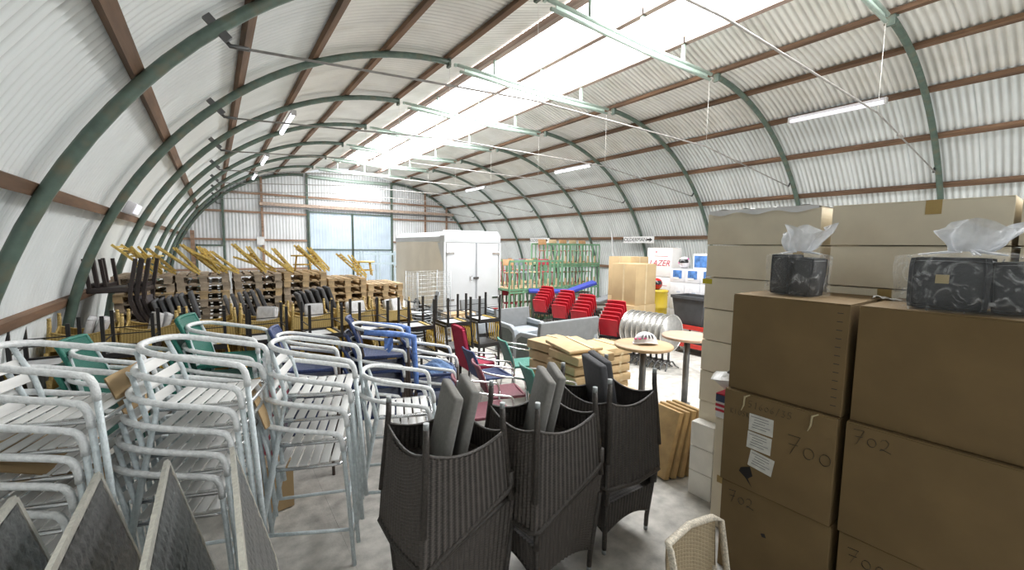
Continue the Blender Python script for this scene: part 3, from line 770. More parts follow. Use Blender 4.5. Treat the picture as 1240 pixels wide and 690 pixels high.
# blue plastic film round the arms of one stack's top chair
BLUEF = mat('blue_film', (.13, .25, .62), .35, 0, .2, 25, .6, 50)
tz = .165*4+.445+.235; bx = 1.51
m = MB().tube([(-.20, -.26, tz+.05), (.05, -.262, tz+.02), (.2, -.264, tz), (.31, -.266, tz-.03), (.32, -.268, tz-.2), (.33, -.27, tz-.45), (.34, -.272, tz-.6)], [.028, .034, .03, .036, .027, .03, .024], 8)
m2 = MB().tube([(-.20, +.26, tz+.05), (.2, +.262, tz), (.31, +.262, tz-.03), (.32, +.262, tz-.3)], [.028, .032, .034, .025], 8)
m3 = MB().grid(lambda u, v: (.0+.09*u, -.29+.02*math.sin(v*6+u*9), tz-.02-.16*v*(1-.5*abs(u-.5))), 6, 6)
FR = dict(loc=(bx, 4.62, 0), rot=(0, 0, R(-15)))
tag(m3.build('blue_film_flap', BLUEF, **FR), 'torn flap of blue film hanging from the navy chair arm', 'plastic film')
tag(m.build('blue_film_wrap', BLUEF, **FR), 'bright blue plastic film wound round the near arm of a navy chair', 'plastic film')
tag(m2.build('blue_film_wrap', BLUEF, **FR), 'bright blue plastic film wound round the far arm of a navy chair', 'plastic film')
m = MB().grid(lambda u, v: (2.02+.34*u, 4.42+.42*v, .80+.10*math.sin(PI*u)*math.sin(PI*v)+.02*math.sin(u*17+v*9)), 14, 14)
tag(m.build('denim_bundle', mat('denim', (.13, .22, .40), .85, 0, .2, 30, .4, 60)), 'light blue denim cloth bundle lying on the top navy seat', 'cloth')
# single chairs standing between the stacks and the benches
SING = [('navy', BLUEW, (3.22, 5.05), -6, False, 'navy woven chair standing alone in front of the raspberry chair'),
        ('teal', TEALW, (3.98, 5.28), -14, False, 'teal woven chair with bare aluminium arms, nearer the grey sofa'),
        ('teal', TEALW, (3.40, 3.90), -14, False, 'teal woven chair with bare aluminium arms beside the kraft packages'),
        ('burgundy', BURGW, (2.96, 4.34), -18, False, 'burgundy woven chair in front of the lone navy chair'),
        ('burgundy', BURGW, (2.46, 3.92), -14, False, 'burgundy woven chair close behind the middle dark chair stack')]
protos = {}
for nm, m_, (x, y), rz, b_, lab in SING:
    if nm not in protos: protos[nm] = Proto(cafe_chair('x', False, 'woven', m_, wrap=ALU, legwrap=ALU))
    protos[nm].put((x, y, 0), (0, 0, R(rz)), lab, 'single woven chairs')
# raspberry dining chair
RASP = mat('raspberry_fabric', (.40, .022, .065), .8, 0, .1, 30, .2, 200)
o = thing('dining_chair', 'tall raspberry upholstered dining chair behind the lone navy chair', 'chair', (3.32, 5.62, 0), R(-6))
soft_box((.46, .46, .09), 'seat', RASP, o, (0, 0, .46)); soft_box((.08, .45, .66), 'backrest', RASP, o, (-.25, 0, .76), (0, R(-10), 0))
for sx in (-1, 1):
    for sy in (-1, 1): MB().bar((sx*.2, sy*.19, 0), (sx*.19, sy*.185, .43), .035).build('leg', BLACK, o)
# wrapped pink parcel between the green and navy stacks
o = thing('wrapped_cushions', 'raspberry cushions in clear film between the green and navy stacks', 'cushion bundle', (.36, 4.10, .42), R(10))
soft_box((.10, .34, .62), 'cushion', RASP, o, (0, 0, .4), (0, R(12), 0)); knot_bag(.22, .38, .74, o, .1, 11)
MB().box((0, 0, -.2), (.2, .34, .42)).build('support_box', CARD, o)
# cardboard sheets pushed into the bar chair stacks
def card_sheet(lab, loc, rot, d):
    m = MB().grid(lambda u, v: ((u-.5)*d[0], (v-.5)*d[1], .02*math.sin(u*5)*math.sin(v*4)), 6, 6); m.grid(lambda u, v: ((u-.5)*d[0], (v-.5)*d[1], .006+.02*math.sin(u*5)*math.sin(v*4)), 6, 6, flip=True)
    o = m.build('card_sheet', CARD, None, loc=loc, rot=rot); return tag(o, lab, 'cardboard')
card_sheet('brown card sheet under the slatted seat at the far left', (-.74, 3.16, 1.17), (R(4), R(26), R(8)), (.46, .5))
card_sheet('brown card sheet leaning behind the far left bar chairs', (-1.23, 2.95, 1.38), (R(65), R(10), R(60)), (.3, .4))
card_sheet('torn brown card wedged behind the second bar chair stack', (-.42, 3.22, 1.42), (R(70), 0, R(75)), (.34, .3))
card_sheet('torn brown card wedged behind the third bar chair stack', (.22, 3.25, 1.22), (R(70), R(14), R(75)), (.36, .34))
# folded stainless tables standing on their pedestals, tops turned upright
BRUSH = mat('patterned_steel', (.34, .34, .335), .28, .9, .15, 60, .3, 90); EDGE = mat('table_edge', (.82, .79, .70), .3, .7, .08, 50, .2, 100)
def folded_table(x, y, ztop, lab, sz=.72, ln=1.12):
    o = thing('folding_table', lab, 'table', (x, y, 0), 0, 'folded steel tables')
    top = MB().box((0, 0, -sz/2), (.008, ln-.01, sz-.01)).build('tabletop', BRUSH, o, loc=(0, 0, ztop), rot=(0, R(-14), 0))
    for s in (-1, 1):      # pressed wave pattern on both faces
        MB().grid(lambda u, v: (s*(.0045+.006*abs(math.sin(u*52+math.sin(v*26)*1.3))*abs(math.sin(v*30))), (u-.5)*(ln-.04), -sz/2+(v-.5)*(sz-.04)), 130, 80, flip=(s < 0)).build('pressed_face', BRUSH, top)
    for a, b_ in (((0, -ln/2, 0), (0, ln/2, 0)), ((0, -ln/2, -sz), (0, ln/2, -sz)), ((0, -ln/2, -sz), (0, -ln/2, 0)), ((0, ln/2, -sz), (0, ln/2, 0))):
        MB().bar(a, b_, .028, .02, side=(1, 0, 0)).build('edge_band', EDGE, top)
    for yy in (-.3, .3):
        MB().tube([(.03, yy, .05), (.03, yy, ztop-.4)], .028, 10).build('pedestal', ALU, o)
        MB().box((.05, yy, ztop-.42), (.06, .2, .12)).build('hinge_block', STEEL, o)
        MB().tube([(-.09, yy, .02), (.03, yy, .06), (.22, yy, .02)], [.016, .024, .016], 7).build('foot', ALU, o)
    return o
for i, (x, y, nm) in enumerate(((-.74, 2.05, 'leftmost of four'), (-.49, 2.11, 'second from the left'), (-.235, 2.08, 'third from the left'), (.038, 2.06, 'rightmost of four'))):
    folded_table(x, y, 1.2, 'folded table with patterned steel top turned upright, ' + nm)
# ================================================================== BLACK SLAT CHAIRS AND YELLOW WOVEN CHAIRS
YEL = mat('yellow_lacquer', (.62, .42, .07), .45, 0, .12, 20)
SEATW = mat('seat_board', (.62, .63, .64), .5, 0, .05, 10)
def slat_chair():
    o = thing('slat_back_chair', 'x', 'chair')
    s = .46; w = .255; d = .22
    for sx in (-1, 1):
        for sy in (-1, 1):
            top = s if sx > 0 else .94
            pts = [(sx*d, sy*w, 0), (sx*d, sy*w, s)]
            MB().bar(pts[0], pts[1], .034).build('leg', BLACK, o)
    for sy in (-1, 1): MB().bar((-d, sy*w, s), (-d-.05, sy*w, .94), .028).build('back_post', BLACK, o)
    m = MB()
    for a, b_ in (((d, -w, s), (d, w, s)), ((-d, -w, s), (-d, w, s)), ((-d, -w, s), (d, -w, s)), ((-d, w, s), (d, w, s))): m.bar(a, b_, .03, .045)
    m.build('seat_frame', BLACK, o)
    MB().box((0, 0, s+.012), (2*d-.03, 2*w-.03, .02)).build('seat', SEATW, o)
    MB().box((0, 0, s+.034), (2*d+.02, 2*w+.02, .03)).build('seat_pad', BLACK, o, bevel=.01)
    MB().box((-d+.07, 0, s-.008), (.05, 2*w-.04, .016)).build('seat_batten', YEL, o)
    for sx in (-1, 1): MB().bar((sx*d, -w, .30), (sx*d, w, .30), .012).build('stretcher', BLACK, o)
    for sy in (-1, 1): MB().bar((-d, sy*w, .22), (d, sy*w, .22), .012).build('stretcher', BLACK, o)
    for z in (.54, .92): MB().bar((-d-.01-(z-.46)*.1, -w, z), (-d-.01-(z-.46)*.1, w, z), .025, .035).build('back_rail', YEL if z < .6 else BLACK, o)
    for k in range(5):
        y = -.16+k*.08
        MB().tube([(-d-.012, y, .54), (-d-.04, y, .63), (-d-.025, y, .75), (-d-.05, y, .92)], .012, 6).build('back_slat', YEL, o)
    return o
P_slat = Proto(slat_chair())
SX = [-1.58, -.87, -.16, .55, 1.26, 1.99, 2.76, 3.47, 4.12]
for i, x in enumerate(SX):
    nm = 'in the %s black pair from the left' % ['first', 'second', 'third', 'fourth', 'fifth', 'sixth', 'seventh', 'eighth', 'ninth'][i]
    dy = random.uniform(-.06, .06)
    P_slat.put((x, 6.78+dy, 0), (0, 0, R(random.uniform(-2, 2))), 'upright black slat chair, %s' % nm, 'black slat back chairs')
    P_slat.put((x+.02, 6.78+dy, 1.43+random.uniform(-.03, .03)), (PI, 0, PI+R(random.uniform(-3, 3))), 'upside down black slat chair, %s' % nm, 'black slat back chairs')
YW = weave('yellow_weave', (.54, .385, .13), (.27, .175, .05), 20, 40); YWR = mat('yellow_rim', (.52, .37, .13), .5, 0, .25, 80, .5, 90)
P_yel = Proto(tub_chair('x', YW, YWR, YWR, YWR, ribs=False))
PLW = mat('plastic_white', (.68, .68, .69), .35, 0, .12, 14, .5, 25)
YX = [-1.40, -.74, -.08, .58, 1.26, 1.94, 2.62]
for i, x in enumerate(YX):
    nm = '%s of the yellow woven pairs from the left' % ['first', 'second', 'third', 'fourth', 'fifth', 'sixth', 'seventh'][i]
    y = 7.62+random.uniform(-.05, .05)
    P_yel.put((x, y, 0), (0, 0, R(-90+random.uniform(-3, 3))), 'yellow woven armchair standing upright, ' + nm, 'yellow woven armchairs', (1.08, 1.19, 1))
    P_yel.put((x, y, 1.36), (PI, 0, R(-90+random.uniform(-3, 3))), 'yellow woven armchair upside down, ' + nm, 'yellow woven armchairs', (1.06, 1.19, 1))
    def bl(u, v):
        a = u*2*PI; return (.19*math.cos(a)*math.sin(PI*(.1+.9*v)**.8)*(1+.15*math.sin(3*a+i)), .12*math.sin(a)*math.sin(PI*(.1+.9*v)**.8)*(1+.1*math.sin(5*a)), .42*(1-v)+.05*math.sin(2*a+i)*(1-v)*v*3)
    if i in (1, 3, 4, 5, 6, 0):
        o = thing('wrapped_cushion', 'white film wrapped cushion in the hollow of the yellow woven armchair, ' + ['first', 'second', 'third', 'fourth', 'fifth', 'sixth', 'seventh'][i] + ' from the left', 'cushion', (x+.08, y, .98), R(20*i), 'film wrapped cushions')
        soft_box((.08, .26, .32), 'pad', PLW, o, (-.05, 0, .18), (0, R(14), R(4))); soft_box((.08, .26, .30), 'pad', PLW, o, (.06, .02, .17), (0, R(20), R(-6)))
# dark cushions leaning in rows behind
def dark_pads(x, y, z, n, rz, lab, step=.085, hgt=.42):
    for k in range(n):
        a = R(rz); 
        cushion('back_cushion', 'charcoal cushion slab, %s of the leaning row %s' % (['first', 'second', 'third', 'fourth', 'fifth', 'sixth'][k] + ' from the left', lab), GREYD if k % 2 else mat('mid_grey_fabric', (.13, .13, .135), .85, 0, .08, 40), (x+step*k*math.cos(a), y+step*k*math.sin(a), z+.02*k), (0, R(-16+random.uniform(-3, 3)), a), (.055, .46, hgt), 'charcoal cushion slabs')
dark_pads(-.66, 8.35, 1.02, 6, 0, 'behind the second yellow pair'); dark_pads(.22, 8.35, 1.02, 6, 0, 'behind the third yellow pair', .1); dark_pads(1.30, 8.35, 1.02, 6, 0, 'behind the fifth yellow pair', .1)
for x, nm in ((-.42, 'second'), (.45, 'third'), (1.55, 'fifth')):
    o = thing('crate', 'dark crate carrying charcoal cushions behind the %s yellow pair' % nm, 'crate', (x, 8.35, 0)); 
    MB().box((0, 0, .48), (.66, .6, .96)).build('body', mat('crate_dark', (.05, .05, .05), .7), o, bevel=.01)
    for z in (.25, .5, .75): MB().box((0, -.305, z), (.6, .012, .04)).build('rib', BLACK, o)
    MB().box((0, 0, .99), (.70, .64, .05)).build('lid', mat('crate_dark', (.05, .05, .05), .7), o)
# dark brown chairs stacked upside down by the left wall
DB = mat('dark_brown_wood', (.040, .030, .028), .45, 0, .15, 12); GB = mat('grey_brown', (.10, .09, .095), .5, 0, .1, 12)
def sabre_chair():
    o = thing('sabre_chair', 'x', 'chair')
    for sy in (-1, 1):
        MB().bar((.24, sy*.23, 0), (.20, sy*.22, .46), .04).build('leg', DB, o)
        m = MB(); pts = [(-.30, 0), (-.22, .46), (-.215, .60), (-.27, .80), (-.36, .98)]
        for (xa, za), (xb, zb) in zip(pts[:-1], pts[1:]): m.bar((xa, sy*.22, za), (xb, sy*.22, zb), .045, .05 if za < .5 else .09, side=(0, 1, 0))
        m.build('rear_leg', DB, o)
    MB().box((0, 0, .45), (.48, .48, .075)).build('seat', DB, o, bevel=.015)
    for sx in (-1, 1): MB().bar((sx*.21, -.22, .38), (sx*.21, .22, .38), .03, .05).build('seat_rail', DB, o)
    MB().grid(lambda u, v: (-.22-.13*v**1.5+.02*math.sin(PI*u), -.2+.4*u, .56+.42*v), 6, 5).build('back_panel', GB, o)
    return o
P_sab = Proto(sabre_chair())
for i in range(2):
    P_sab.put((-1.30+.06*i, 8.36, .0+i*.16), (0, 0, R(180)), 'dark brown sabre leg chair standing upright by the left wall, %s of the pair' % ['lower', 'upper'][i], 'dark sabre leg chairs')
for i in range(3):
    P_sab.put((-1.22+.08*i, 8.34+.08*i, 2.06-.005*i), (PI, 0, R(178-3*i)), 'dark brown sabre leg chair upside down with legs in the air, %s of three' % ['front', 'middle', 'rear'][i], 'dark sabre leg chairs')
# ================================================================== PALLETS
PWOOD = mat('pallet_wood', (.50, .36, .20), .8, 0, .18, 8, .2, 40, rnd=.22, stretch=(1, .12, 1))
PGREY = mat('weathered_pallet', (.40, .32, .235), .85, 0, .2, 8, .2, 40, rnd=.2, stretch=(1, .12, 1))
MEP = {}
def pallet_meshes(m_):
    k = m_.name
    if k not in MEP:
        MEP[k] = dict(deck=MB().box((0, 0, 0), (.143, 1.2, .022)).mesh('deck_board', m_), deck2=MB().box((0, 0, 0), (.098, 1.2, .022)).mesh('deck_board', m_),
                      cross=MB().box((0, 0, 0), (.8, .143, .022)).mesh('cross_board', m_), block=MB().box((0, 0, 0), (.12, .143, .078)).mesh('block', m_), skid=MB().box((0, 0, 0), (.11, 1.2, .022)).mesh('skid', m_))
        mm = MB()
        for x in (-.33, -.17, 0, .17, .33): mm.box((x, 0, .133), (.12, 1.2, .022))
        for y in (-.52, 0, .52): mm.box((0, y, .111), (.8, .143, .022))
        for x in (-.335, 0, .335):
            mm.box((x, 0, .011), (.11, 1.2, .022))
            for y in (-.52, 0, .52): mm.box((x, y, .061), (.12, .143, .078))
        MEP[k]['all'] = mm.mesh('pallet', m_)
    return MEP[k]
def pallet(loc, rz, lab, m_, detail, sx=1.0):
    pm = pallet_meshes(m_)
    if not detail:
        o = inst('pallet', pm['all'], None, loc, (0, 0, rz), (sx, 1, 1)); return tag(o, lab, 'pallet', 'stacked wooden pallets')
    o = thing('pallet', lab, 'pallet', loc, rz, 'stacked wooden pallets'); o.scale = (sx, 1, 1)
    for x, k in ((-.328, 'deck'), (-.165, 'deck2'), (0, 'deck'), (.165, 'deck2'), (.328, 'deck')): inst('deck_board', pm[k], o, (x, 0, .133))
    for y in (-.52, 0, .52): inst('cross_board', pm['cross'], o, (0, y, .111))
    for x in (-.335, 0, .335):
        inst('skid', pm['skid'], o, (x, 0, .011))
        for y in (-.52, 0, .52): inst('block', pm['block'], o, (x*1.02, y, .061))
    return o
PST = [(-.98, 12, 0), (-.17, 12, 1), (.665, 12, 1), (1.49, 12, 2), (2.31, 11, 3), (3.12, 10, 3)]
names = ['leftmost pallet stack', 'second pallet stack from the left', 'third pallet stack from the left', 'fourth pallet stack from the left', 'fifth pallet stack from the left', 'rightmost pallet stack']
for c, (x, n, kind) in enumerate(PST):
    for i in range(n):
        m_ = PWOOD if (kind >= 2 or (i % 4 == 1)) else PGREY
        if kind == 2 and i in (3, 8, 9): m_ = PGREY
        pallet((x+random.uniform(-.012, .012), 9.85+random.uniform(-.03, .03), i*.1445), R(random.uniform(-.8, .8)), 'wooden pallet, %s of the %s' % (lvl(i, n), names[c]), m_, i >= n-7, .97)
# yellow bamboo chairs heaped on the pallets
BAM = mat('yellow_bamboo', (.66, .47, .12), .5, 0, .2, 25)
def bamboo_chair():
    """folded flat: two pairs of long bars with the seat and back slats between them; the lower end is the origin"""
    o = thing('bamboo_folding_chair', 'x', 'chair')
    for sy in (-1, 1):
        MB().bar((0, sy*.19, 0), (-.95, sy*.19, .02), .035, .045).build('frame_bar', BAM, o)
        MB().bar((-.02, sy*.155, .05), (-.70, sy*.155, .20), .03, .04).build('frame_bar', BAM, o)
    for k in range(4): MB().bar((-.28-k*.08, -.16, .10+k*.012), (-.28-k*.08, .16, .10+k*.012), .045, .014).build('seat_slat', BAM, o)
    for k in range(3): MB().bar((-.70-k*.09, -.19, .02), (-.70-k*.09, .19, .02), .045, .014).build('back_slat', BAM, o)
    return o
P_bam = Proto(bamboo_chair())
BP = [(-1.05, 9.5, 42), (-.85, 9.75, 36), (-.50, 9.5, 40), (-.20, 9.55, 44), (-.08, 9.7, 38), (.10, 9.5, 30), (.55, 9.55, 46), (.75, 9.8, 22), (1.02, 9.5, 40), (1.62, 9.5, 45), (1.74, 9.7, 38), (2.46, 9.5, 42)]
for i, (x, y, an) in enumerate(BP):
    P_bam.put((x+.25, y, 1.745 if x < 2 else 1.60), (0, R(an), R((i*23 % 24)-12)), 'yellow bamboo folding chair on the pallets, number %s of twelve from the left' % ['one', 'two', 'three', 'four', 'five', 'six', 'seven', 'eight', 'nine', 'ten', 'eleven', 'twelve'][i], 'yellow bamboo chairs on the pallets', (.78, .9, .78))
def hoop_stool(x, y, z, lab):
    o = thing('bamboo_stool', lab, 'stool', (x, y, z), 0, 'bamboo stools on the pallets')
    MB().lathe([(.0, .30), (.23, .30), (.24, .315), (.23, .33), (0, .33)], 20).build('seat', BAM, o)
    MB().tube([(.19*math.cos(k*PI/8), .19*math.sin(k*PI/8), .12) for k in range(16)], .012, 6, closed=True).build('ring', BAM, o)
    for k in range(4): a = k*PI/2+.6; MB().tube([(.22*math.cos(a), .22*math.sin(a), 0), (.17*math.cos(a), .17*math.sin(a), .31)], .014, 6).build('leg', BAM, o)
hoop_stool(-1.0, 10.2, 1.735, 'round yellow bamboo stool at the left end of the pallet tops'); hoop_stool(1.6, 10.25, 1.735, 'round yellow bamboo stool in the middle of the pallet tops'); hoop_stool(2.85, 9.95, 1.6, 'round yellow bamboo stool at the right end of the pallet tops')
# ================================================================== BOX TRAILER
TW = mat('trailer_white', (.66, .68, .70), .35, 0, .03, 2); TSIDE = mat('trailer_side', (.84, .77, .65), .4, 0, .04, 2, dirt=(.78, .70, .57), dscale=.6)
CHROME = mat('chrome', (.7, .7, .7), .2, 1)
tr = thing('box_trailer', 'white box trailer with double rear doors and beige side', 'trailer', (5.35, 10.85, 0), 0)
TL = 3.9; TWD = 1.86
MB().box((TWD/2, TL/2, 1.44), (TWD, TL, 1.98)).build('box_body', TSIDE, tr, bevel=.02)
prof = lambda t: None
m = MB()
pts = [(-.03, 2.40), (-.03, 2.60), (.08, 2.76), (TWD-.08, 2.76), (TWD+.03, 2.60), (TWD+.03, 2.40)]
m.poly([(x, -.05, z) for x, z in pts], .30, (0, 1, 0)); m.build('rear_roof_cap', TW, tr, bevel=.015)
m = MB(); pts = [(-.01, 2.43), (-.01, 2.58), (.16, 2.72), (TWD-.16, 2.72), (TWD+.01, 2.58), (TWD+.01, 2.43)]
m.poly([(x, .25, z) for x, z in pts], TL-.25, (0, 1, 0)); m.build('roof', TW, tr, bevel=.02)
m = MB(); m.poly([(-.012, .0, 2.4), (-.012, .42, 2.4), (-.012, .0, 1.7)], .012, (1, 0, 0)); m.build('side_flare', TW, tr)
for x in (-.005, TWD+.005): MB().box((x, -.02, 1.42), (.07, .06, 2.0)).build('corner_post', TW, tr)
MB().box((TWD/2, -.015, .46), (TWD, .06, .09)).build('sill', TW, tr)
for i, (xa, xb) in enumerate(((.05, 1.0), (1.045, TWD-.05))):
    dl = MB().box(((xa+xb)/2, -.03, 1.455), (xb-xa, .04, 1.88)).build('door', TW, tr, bevel=.008)
    for z in (.75, 2.1):
        hx = xa if i == 0 else xb
        MB().box((hx+(.10 if i == 0 else -.10), -.06, z), (.26, .02, .055)).tube([(hx, -.075, z-.05), (hx, -.075, z+.05)], .022, 7).build('hinge', CHROME, dl)
MB().box((1.022, -.055, 1.455), (.05, .02, 1.9)).build('door_seal', mat('seal', (.35, .36, .38), .6), tr)
MB().box((1.0, -.085, 1.37), (.16, .04, .06)).build('latch', STEEL, tr); MB().tube([(.85, -.09, 1.31), (.80, -.09, 1.31), (.80, -.09, 1.43), (.85, -.09, 1.43)], .014, 6).build('handle', CHROME, tr)
for x in (.2, TWD-.2): MB().box((x, -.03, .36), (.3, .05, .1)).build('tail_light', mat('red_lamp', (.45, .02, .02), .3), tr)
MB().box((TWD/2, TL/2, .36), (1.3, TL, .12)).build('chassis', STEEL, tr)
for x in (.05, TWD-.05):
    wm = MB().lathe([(.0, -.09), (.2, -.09), (.29, -.07), (.31, 0), (.29, .07), (.2, .09), (0, .09)], 24, (x, 2.0, .31), Matrix.Rotation(R(90), 3, 'Y')).build('wheel', mat('rubber', (.03, .03, .03), .8), tr)
    MB().lathe([(0, -.095), (.15, -.095), (.15, .095), (0, .095)], 16, (x, 2.0, .31), Matrix.Rotation(R(90), 3, 'Y')).build('hub', CHROME, wm)
# wire mesh roll cage in front of the trailer
WIRE = mat('wire', (.55, .57, .58), .35, .8)
cg = thing('roll_cage', 'wire mesh roll cage standing in front of the trailer side', 'roll cage', (4.02, 9.0, 0), 0)
def wire_panel(x0, y0, x1, y1, z0, z1, nm):
    m = MB(); n = 9
    for k in range(n+1): m.tube([(x0+(x1-x0)*k/n, y0+(y1-y0)*k/n, z0), (x0+(x1-x0)*k/n, y0+(y1-y0)*k/n, z1)], .0035, 4)
    for k in range(16): z = z0+(z1-z0)*k/15; m.tube([(x0, y0, z), (x1, y1, z)], .0035, 4)
    tag(m.build(nm, WIRE, cg), kind='stuff')
for a in ((-.4, -.35, .4, -.35), (-.4, .35, .4, .35), (-.4, -.35, -.4, .35), (.4, -.35, .4, .35)): wire_panel(*a, .2, 1.7, 'mesh_panel')
for x in (-.4, .4):
    for y in (-.35, .35):
        MB().tube([(x, y, .12), (x, y, 1.72)], .012, 6).build('corner_tube', WIRE, cg); MB().lathe([(0, -.02), (.06, -.02), (.06, .02), (0, .02)], 12, (x, y, .06), Matrix.Rotation(R(90), 3, 'Y')).build('castor', BLACK, cg)
MB().box((0, 0, .16), (.84, .74, .04)).build('base', WIRE, cg)
# stack of grey moulded seats in the gap between the cage and the yellow chairs
GSEAT = mat('light_grey_plastic', (.50, .54, .58), .45, 0, .1, 6)
def shell(par, m_, name='shell'):
    def fn(u, v):
        y = (u-.5)*.46
        if v < .5: t = v/.5; return (.22-.42*t, y*(1-.05*t), .42-.03*math.sin(PI*t)-.012*math.cos(PI*(u-.5)))
        t = (v-.5)/.5; return (-.20-.13*t**1.2-.02*math.cos(PI*(u-.5)), y*(.95-.1*t*t), .42+.42*t)
    m = MB().grid(fn, 8, 14); m.grid(lambda u, v: tuple(Vector(fn(u, v))-Vector((.014, 0, .012))), 8, 14, flip=True)
    ed = [fn(0, k/14) for k in range(15)] + [fn(k/8, 1) for k in range(1, 9)] + [fn(1, 1-k/14) for k in range(1, 15)] + [fn(1-k/8, 0) for k in range(1, 8)]
    m.tube([Vector(p)-Vector((.006, 0, .006)) for p in ed], .009, 6, closed=True)
    return m.build(name, m_, par)
gs = thing('grey_shell_chair', 'x', 'chair'); shell(gs, GSEAT)
for sx in (-.18, .2):
    for sy in (-.2, .2): MB().tube([(sx*1.15, sy*1.1, 0), (sx*.8, sy*.85, .39)], .011, 6).build('leg', STEEL, gs)
P_gs = Proto(gs)
for i in range(9):
    P_gs.put((3.42+.02*i, 8.35-.005*i, .06*i), (0, 0, R(165)), 'grey moulded chair, %s of the stack beside the pallets' % lvl(i, 9), 'grey moulded chairs')
# low carton of turned wood and a grey tub chair below the trailer doors
o = thing('open_crate', 'low wooden crate of round ended pieces before the trailer', 'crate', (4.95, 9.25, 0), R(5))
MB().box((0, 0, .2), (.8, .5, .4)).build('crate_body', PWOOD, o)
for k in range(5):
    for j in range(2): MB().lathe([(0, 0), (.055, 0), (.055, .06), (0, .06)], 10, (-.3+k*.15, -.26, .44+.115*j), Matrix.Rotation(R(90), 3, 'X')).build('round_end', mat('pale_wood', (.55, .40, .24), .7, 0, .15, 12), o)
MB().box((0, 0, .53), (.78, .4, .24)).build('timber_pack', PWOOD, o)
# ================================================================== LOUNGE FURNITURE
GREYW = weave('grey_weave', (.22, .235, .245), (.10, .105, .11), 60, 60, .4); GREYL = mat('grey_lounge', (.33, .36, .39), .7, 0, .06, 10, .15, 80)
ARMD = mat('arm_inner', (.12, .14, .135), .8, 0, .1, 20)
def lounge(lab, loc, rz, width, hb=.9, cat='sofa', name='lounge_sofa'):
    """faces +Y locally; back along -Y"""
    o = thing(name, lab, cat, loc, rz)
    W = width
    MB().box((0, 0, .6), (W, .09, .62), Matrix.Rotation(R(7), 3, 'X')).build('backrest', mat('sofa_back', (.22, .23, .235), .6, 0, .06, 10, .2, 120), o, bevel=.02)
    MB().box((0, .4, .26), (W-.1, .72, .26)).build('base', GREYL, o, bevel=.02)
    soft_box((W-.22, .66, .13), 'seat_cushion', GREYL, o, (0, .42, .44))
    for s in (-1, 1):
        pts = [(s*W/2, -.02, .0), (s*W/2, -.04, .60), (s*W/2, .02, .66), (s*W/2, .55, .64), (s*W/2, .70, .56), (s*W/2, .76, .40), (s*W/2, .76, 0)]
        m = MB().poly(pts, .10, (-s, 0, 0)); a = m.build('arm', GREYL, o, bevel=.018)
        m = MB().poly([(s*(W/2+.002), .05, .06), (s*(W/2+.002), .04, .56), (s*(W/2+.002), .52, .56), (s*(W/2+.002), .66, .48), (s*(W/2+.002), .69, .06)], .104, (-s, 0, 0)); m.build('arm_panel', ARMD, a)
    return o
lounge('grey lounge sofa seen from behind, beside the kraft packages', (5.62, 5.95, 0), 0, 1.55)
lounge('light grey lounge armchair facing the camera below the trailer', (5.55, 7.75, 0), PI, .95, .95, 'armchair', 'lounge_armchair')
lounge('light grey lounge armchair right against the trailer doors', (5.6, 9.6, 0), PI, .8, .9, 'armchair', 'lounge_armchair')
# sun loungers: one blue, one grey, backs raised
def sunbed(lab, loc, rz, col, hz, zb=.62):
    o = thing('sun_lounger', lab, 'sun lounger', loc, rz)
    mt_ = mat(lab[:4]+'_sling', col, .6, 0, .08, 12)
    MB().box((-.42, 0, zb), (1.25, .62, .09)).build('mattress', mt_, o, bevel=.015)
    MB().box((.55, 0, zb+.0+hz/2), (.86, .62, .09), Matrix.Rotation(-math.atan2(hz, .75), 3, 'Y')).build('head_rest', mt_, o, bevel=.015)
    for sy in (-1, 1): MB().bar((-1.05, sy*.30, zb-.05), (.85, sy*.30, zb-.05), .03, .05).build('side_rail', STEEL, o)
    for sx in (-.9, .7):
        for sy in (-.3, .3): MB().bar((sx, sy, 0), (sx, sy, zb-.05), .03).build('leg', STEEL, o)
sunbed('blue sun lounger with raised head rest before the green racks', (8.62, 9.42, 0), R(-35), (.035, .055, .36), .28, .98)
sunbed('grey sun lounger with raised head rest beside the tan cartons', (8.75, 8.35, 0), R(-35), (.20, .21, .22), .30, .78)
# ================================================================== RED STACKING CHAIRS
RED = mat('red_plastic', (.50, .008, .022), .5, 0, .06, 10)
rc = thing('red_stacking_chair', 'x', 'chair')
def rb(u, v):
    y = (u-.5)*.44*(1-.06*v); return (-.20-.10*v-.035*math.cos(PI*(u-.5)), y, .50+.36*v+.012*math.cos(PI*(u-.5)))
m = MB().grid(rb, 8, 6); m.grid(lambda u, v: tuple(Vector(rb(u, v))+Vector((.028, 0, .004))), 8, 6, flip=True)
ed = [rb(0, k/6) for k in range(7)] + [rb(k/8, 1) for k in range(1, 9)] + [rb(1, 1-k/6) for k in range(1, 7)] + [rb(1-k/8, 0) for k in range(1, 8)]
m.tube([Vector(p)+Vector((.014, 0, .002)) for p in ed], .016, 6, closed=True); m.build('backrest', RED, rc)
MB().box((.02, 0, .45), (.44, .44, .05)).build('seat', mat('black_seat', (.02, .02, .022), .6), rc, bevel=.015)
for sy in (-1, 1):
    MB().tube([(.24, sy*.24, 0), (.2, sy*.225, .42)], .013, 6).build('leg', BLACK, rc); MB().tube([(-.26, sy*.24, 0), (-.19, sy*.225, .42), (-.22, sy*.20, .6)], .013, 6).build('leg', BLACK, rc)
    MB().tube([(-.2, sy*.225, .43), (.2, sy*.225, .43)], .012, 6).build('seat_rail', BLACK, rc)
P_red = Proto(rc)
